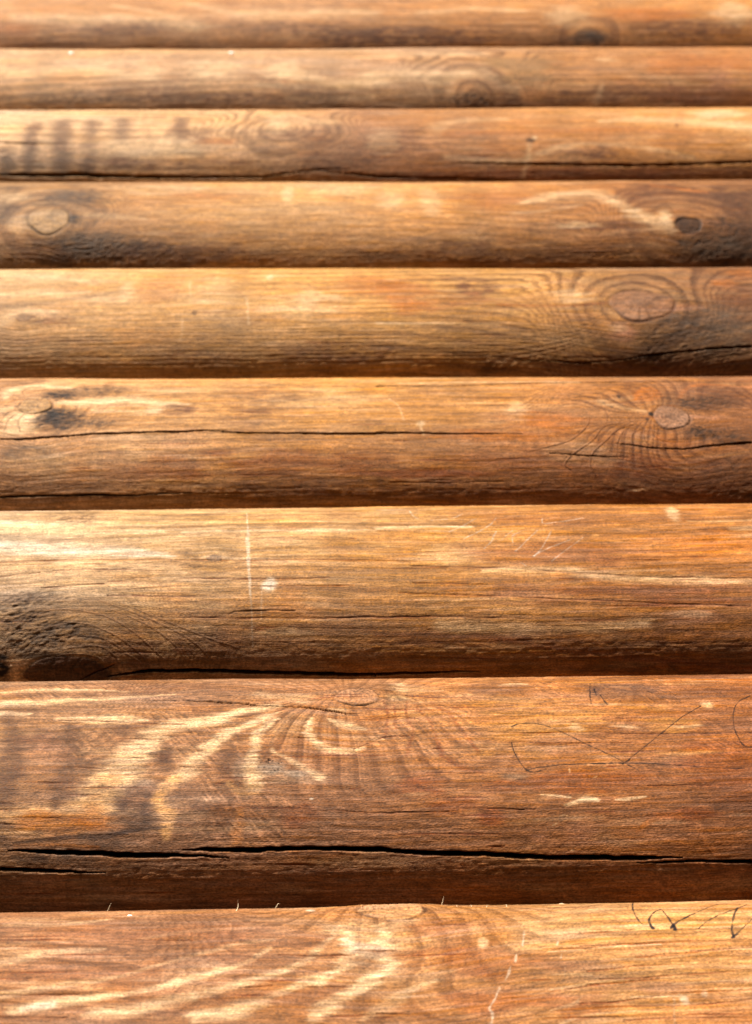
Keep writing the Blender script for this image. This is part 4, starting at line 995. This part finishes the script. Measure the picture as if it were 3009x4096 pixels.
def surf_point(L, x, v, off=0.0):
    th = v / L['r']
    R = L['r'] * float(prof(th)) + off
    return np.array([x, -R * math.cos(th), R * math.sin(th) + L['m'] * x])


def fleck(li, X, Y, w, h, mat=FLECK, name='paint_fleck', skew=0):
    """a small domed drop on the surface"""
    L = LOGS[li]
    x0, v0, dep = to_log(X, Y, L)
    s = dep / FPX
    rx, rv = w / 2 * s, h / 2 * s
    vs_, fs = [], []
    n = 14
    prof = [(1.0, -.0006), (1.0, .0001), (.8, .0004), (.45, .0006)]
    for (k, off) in prof:
        for i in range(n):
            a = 2 * math.pi * i / n
            j = 1 + .1 * math.sin(3 * a + li)
            vs_.append(surf_point(L, x0 + rx * k * j * math.cos(a), v0 + rv * k * j * math.sin(a) + skew * rx * k * math.cos(a), off))
    vs_.append(surf_point(L, x0, v0, .0007))
    for q in range(len(prof) - 1):
        for i in range(n):
            fs.append((q * n + i, q * n + (i + 1) % n, (q + 1) * n + (i + 1) % n, (q + 1) * n + i))
    for i in range(n):
        fs.append(((len(prof) - 1) * n + i, (len(prof) - 1) * n + (i + 1) % n, len(vs_) - 1))
    return child_mesh(name, objs[li], vs_, fs, mat)


def splinter(li, pts, r0=.00015):
    """a thin curled fibre: pts = (source x, source y, lift off the surface in m)"""
    L = LOGS[li]
    P = []
    for (X, Y, off) in pts:
        x0, v0, _ = to_log(X, Y, L)
        P.append(surf_point(L, x0, v0, off))
    Q = smooth_pts([tuple(p) for p in P], 4)
    vs_, fs = [], []
    n = 6
    for i, p in enumerate(Q):
        p = np.array(p)
        rr = r0 * (1 - .75 * i / (len(Q) - 1))
        d = np.array(Q[min(i + 1, len(Q) - 1)]) - np.array(Q[max(i - 1, 0)])
        d /= np.linalg.norm(d) + 1e-9
        u = np.cross(d, [.3, .9, .2])
        u /= np.linalg.norm(u)
        w = np.cross(d, u)
        for k in range(n):
            a = 2 * math.pi * k / n
            vs_.append(p + rr * (math.cos(a) * u + math.sin(a) * w))
    for i in range(len(Q) - 1):
        for k in range(n):
            fs.append((i * n + k, i * n + (k + 1) % n, (i + 1) * n + (k + 1) % n, (i + 1) * n + k))
    return child_mesh('splinter', objs[li], vs_, fs, CHIP)


fleck(1, 284, 211, 17, 13)
fleck(1, 926, 211, 17, 13)
fleck(8, 519, 3665, 26, 9)
fleck(8, 2245, 3607, 34, 5, CHIP, 'wood_chip')
fleck(8, 370, 3649, 60, 6, CHIP, 'wood_chip')
splinter(8, [(944, 3648, .0), (950, 3645, .001), (953, 3640, .003), (951, 3636, .0055)])
splinter(8, [(425, 3652, .0), (434, 3650, .002), (444, 3648, .005)])
splinter(8, [(1098, 3640, .0), (1112, 3636, .003), (1120, 3634, .003)])
splinter(8, [(1765, 3624, .0), (1772, 3620, .003), (1776, 3618, .005)])
rs = np.random.RandomState(5)
for k in range(14):                      # nap of short fibres on the lowest log's crest
    X = rs.uniform(1500, 2050)
    Y = np.interp(X, [0, 3009], [2008 * S_, 1978 * S_]) + 2
    splinter(8, [(X, Y + 5, 0), (X + rs.uniform(-4, 4), Y + 2, .0003), (X + rs.uniform(-8, 8), Y + 1, rs.uniform(.0003, .0008))], .0001)
